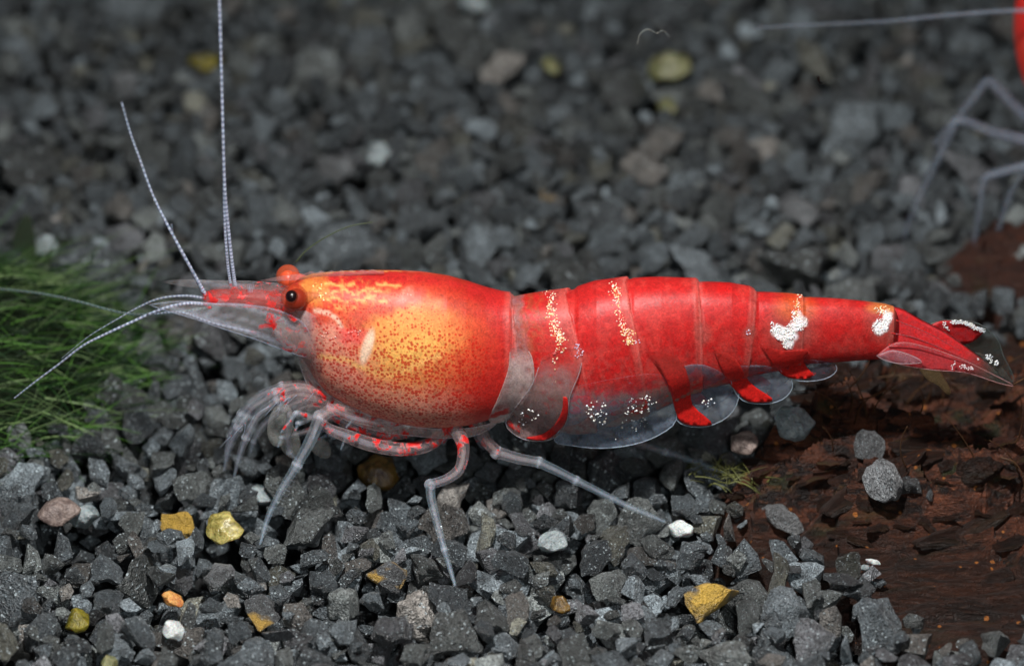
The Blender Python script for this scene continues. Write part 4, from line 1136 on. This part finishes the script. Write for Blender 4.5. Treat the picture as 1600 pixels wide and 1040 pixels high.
# loose stones lying on the wood, dropped on its surface
dg = bpy.context.evaluated_depsgraph_get()
def surf(px, py):
    d = ray(px, py).normalized(); ok, loc, nrm, _, ob, _ = S.ray_cast(dg, EYE + d * 30, d)
    return loc if ok else ground_hit(px, py)
dg.update()
for (px, py, w_, h_, c, k, label, knd) in (
    (1218, 820, 80, 62, (.21, .215, .22), 3, 'light grey angular stone lying alone on the dark wood, nearest the white chip', 's'),
    (1378, 752, 52, 96, (.25, .26, .27), 4, 'tall light grey speckled stone leaning on the driftwood', 'grey'),
    (1356, 694, 48, 52, (.16, .165, .17), 5, 'grey stone resting behind the tall speckled stone on the driftwood', 'grey'),
    (1420, 768, 44, 60, (.06, .062, .065), 12, 'dark grey stone wedged right of the tall speckled stone', 's'),
    (1452, 782, 22, 34, (.14, .15, .16), 6, 'narrow grey chip standing right of the dark wedged stone', 's'),
    (1364, 885, 26, 16, None, 31, 'tiny white chip at the edge of the dark wood and front gravel', 'white'),
    (1352, 893, 20, 16, None, 33, 'tiny pale grey chip touching the tiny white one', 'pale'),
    (1315, 912, 70, 50, (.06, .064, .068), 15, 'dark grey stone lying across the near edge of the driftwood', 's'),
    (1238, 898, 40, 40, (.10, .105, .11), 2, 'small round grey stone at the near edge of the driftwood', 's')):
    q = surf(px, py + h_ * .3)
    if knd == 's': me = HI[k]
    else: me = stone_shape(200 + k, True, True); me.materials.append(PB[knd])
    o = bpy.data.objects.new('pebble', me); COL.objects.link(o)
    sc = (60 + .848 * q.y) / 60 / 100
    o.matrix_world = Matrix.Translation((q.x, q.y - (.12 if knd == 'grey' else -.12), q.z + h_ * sc * (.45 if knd == 'grey' else .38))) @ Matrix.Rotation(R(-32), 4, 'X') @ Matrix.Diagonal((w_ * sc * 1.05, h_ * sc * (.62 if knd == 'grey' else 1.2), h_ * sc * (1.75 if knd == 'grey' else 1.1), 1)) @ Matrix.Rotation(R(-12 if knd == 'grey' else 12), 4, 'Y')
    if c: o.color = (*c, 1)
    tag(o, label, 'pebble', 'loose pebbles on the driftwood')

# ------------------------------------------------------------------ moss on the left
def moss_material():
    t = NT('moss_strand'); a = t.n('ShaderNodeAttribute', attribute_name='Col'); t.l(a.outputs['Color'], t.b.inputs['Base Color'])
    t.b.inputs['Roughness'].default_value = .4; t.b.inputs['Specular IOR Level'].default_value = .4
    return t.m
M_MOSS = moss_material()
moss = empty('moss', (-8, 3, 0)); tag(moss, 'tuft of fine green hair-like moss on the gravel at the left edge', 'moss')
def strands(name, specs, parent, mat):
    V, F, C = [], [], []
    for (p0, d, L, r, droop, c) in specs:
        seg = 7; b0 = len(V); pos = p0.copy(); dd = d.copy()
        for s in range(seg + 1):
            t = s / seg; rr = r * (1 - .85 * t)
            sd = dd.cross(Vector((0, 0, 1))); sd = sd.normalized() if sd.length > 1e-3 else Vector((1, 0, 0)); up = sd.cross(dd)
            for k in range(3):
                a_ = 2.094 * k; V.append(pos + sd * math.cos(a_) * rr + up * math.sin(a_) * rr); C.append((*(c * (.8 + .5 * t)), 1))
            pos = pos + dd * (L / seg); dd = (dd + Vector((random.gauss(0, .06), random.gauss(0, .06), droop / seg))).normalized()
        for s in range(seg):
            for k in range(3):
                k2 = (k + 1) % 3; F.append((b0 + s * 3 + k, b0 + s * 3 + k2, b0 + s * 3 + 3 + k2, b0 + s * 3 + 3 + k))
    o = obj(name, mesh_from(name, V, F, C), mat, parent); return o
specs = []
mc = Vector((-9.4, 3.6, .2))
def moss_h(x, y):
    return max(0, 1.85 * (1 - ((x + 9.6) / 3.3) ** 2 - ((y - 4.0) / 3.2) ** 2))
for _ in range(3900):
    x = random.uniform(-12.5, -6.2); y = random.uniform(.6, 7.4)
    h = moss_h(x, y)
    if h <= 0.02: continue
    z = random.uniform(.0, h)
    ang = random.gauss(0, .55); el = random.gauss(.18, .38)
    d = Vector((math.cos(ang) * math.cos(el), math.sin(ang) * math.cos(el) - .1, math.sin(el))).normalized()
    g = random.random()
    c = np.array([.012, .036, .010]) * random.uniform(.5, 1.5) if g < .68 else (np.array([.07, .17, .03]) * random.uniform(.6, 1.4) if g < .93 else np.array([.2, .3, .12]))
    specs.append((Vector((x, y, z)), d, random.uniform(.5, 1.5), random.uniform(.009, .022), random.uniform(-.9, .15), c))
for _ in range(60):   # long stray filaments over the top and edge
    x = random.uniform(-9.5, -7.2); y = random.uniform(1.5, 6.8)
    ang = random.gauss(0, .4); d = Vector((math.cos(ang), math.sin(ang), random.uniform(.2, 1.1))).normalized()
    specs.append((Vector((x, y, moss_h(x, y) * .8)), d, random.uniform(1.4, 2.3), .009, random.uniform(-1.6, -.3), np.array([.10, .16, .06])))
o = strands('strands', specs, moss, M_MOSS); o['kind'] = 'stuff'
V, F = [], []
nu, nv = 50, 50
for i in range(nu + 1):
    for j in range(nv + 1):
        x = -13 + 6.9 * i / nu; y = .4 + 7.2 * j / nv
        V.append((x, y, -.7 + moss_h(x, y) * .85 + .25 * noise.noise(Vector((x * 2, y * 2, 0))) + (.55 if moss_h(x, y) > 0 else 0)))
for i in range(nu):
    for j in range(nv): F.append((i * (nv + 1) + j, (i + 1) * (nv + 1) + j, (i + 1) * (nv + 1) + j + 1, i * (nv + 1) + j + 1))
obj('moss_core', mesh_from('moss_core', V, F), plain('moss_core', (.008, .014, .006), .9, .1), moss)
# thin green filament rising behind the head, and tiny drifting scraps
def fil(name, pts, r, c, label, cat, yy):
    P = [(a_, b_, yy, r * (1 - .5 * i / len(pts))) for i, (a_, b_) in enumerate(pts)]
    o = obj(name, tube_mesh(name, P, lambda t, i: rgba(c, .95), 6), M_SH, None); tag(o, label, cat)
fil('plant_filament', [(462, 410), (480, 390), (510, 370), (545, 354), (582, 347)], 1.3, (74, 84, 60), 'thin dull green filament arching up behind the shrimp head', 'plant filament', 1.6)
# a broad dim leaf behind the moss
LF = empty('leaf', (-8.6, 7.6, 0)); tag(LF, 'dim upright grey green leaf standing behind the moss', 'leaf')
plate('blade', [(18, 392), (24, 360), (40, 336), (50, 350), (56, 395), (40, 410)], flatcol((52, 62, 48), 1.0), -1, 0, .05, parent=LF, yf=lambda px, py: 7.6 + 0 * px)

# drifting scraps in the water just beyond the shrimp
fil('fibre_scrap', [(996, 70), (1000, 54), (1012, 46), (1026, 52), (1036, 48), (1046, 58)], 0.7, (110, 110, 106), 'tiny pale curled fibre drifting above the spotted abdomen', 'fibre scrap', 1.0)
fil('dark_scrap', [(1278, 120), (1279, 127), (1283, 131), (1289, 131)], 2.0, (6, 6, 6), 'tiny black hooked scrap drifting above the tail half of the shrimp', 'scrap', 1.0)

# a wisp of yellow green algae where the far leg touches down
ag = []
ac = ground_hit(1140, 745)
for _ in range(70):
    an = random.uniform(-.9, 2.6); d = Vector((math.cos(an), math.sin(an) * .6, random.uniform(-.1, .6))).normalized()
    ag.append((ac + Vector((random.gauss(0, .28), random.gauss(0, .15), random.uniform(-.05, .12))), d, random.uniform(.2, .6), random.uniform(.006, .014), random.uniform(-1.8, -.3), np.array([.16, .17, .05]) * random.uniform(.4, 1.2)))
ao = strands('algae_tuft', ag, None, M_MOSS); tag(ao, 'small wisp of yellow green algae on the gravel at the far trailing leg tip', 'algae')
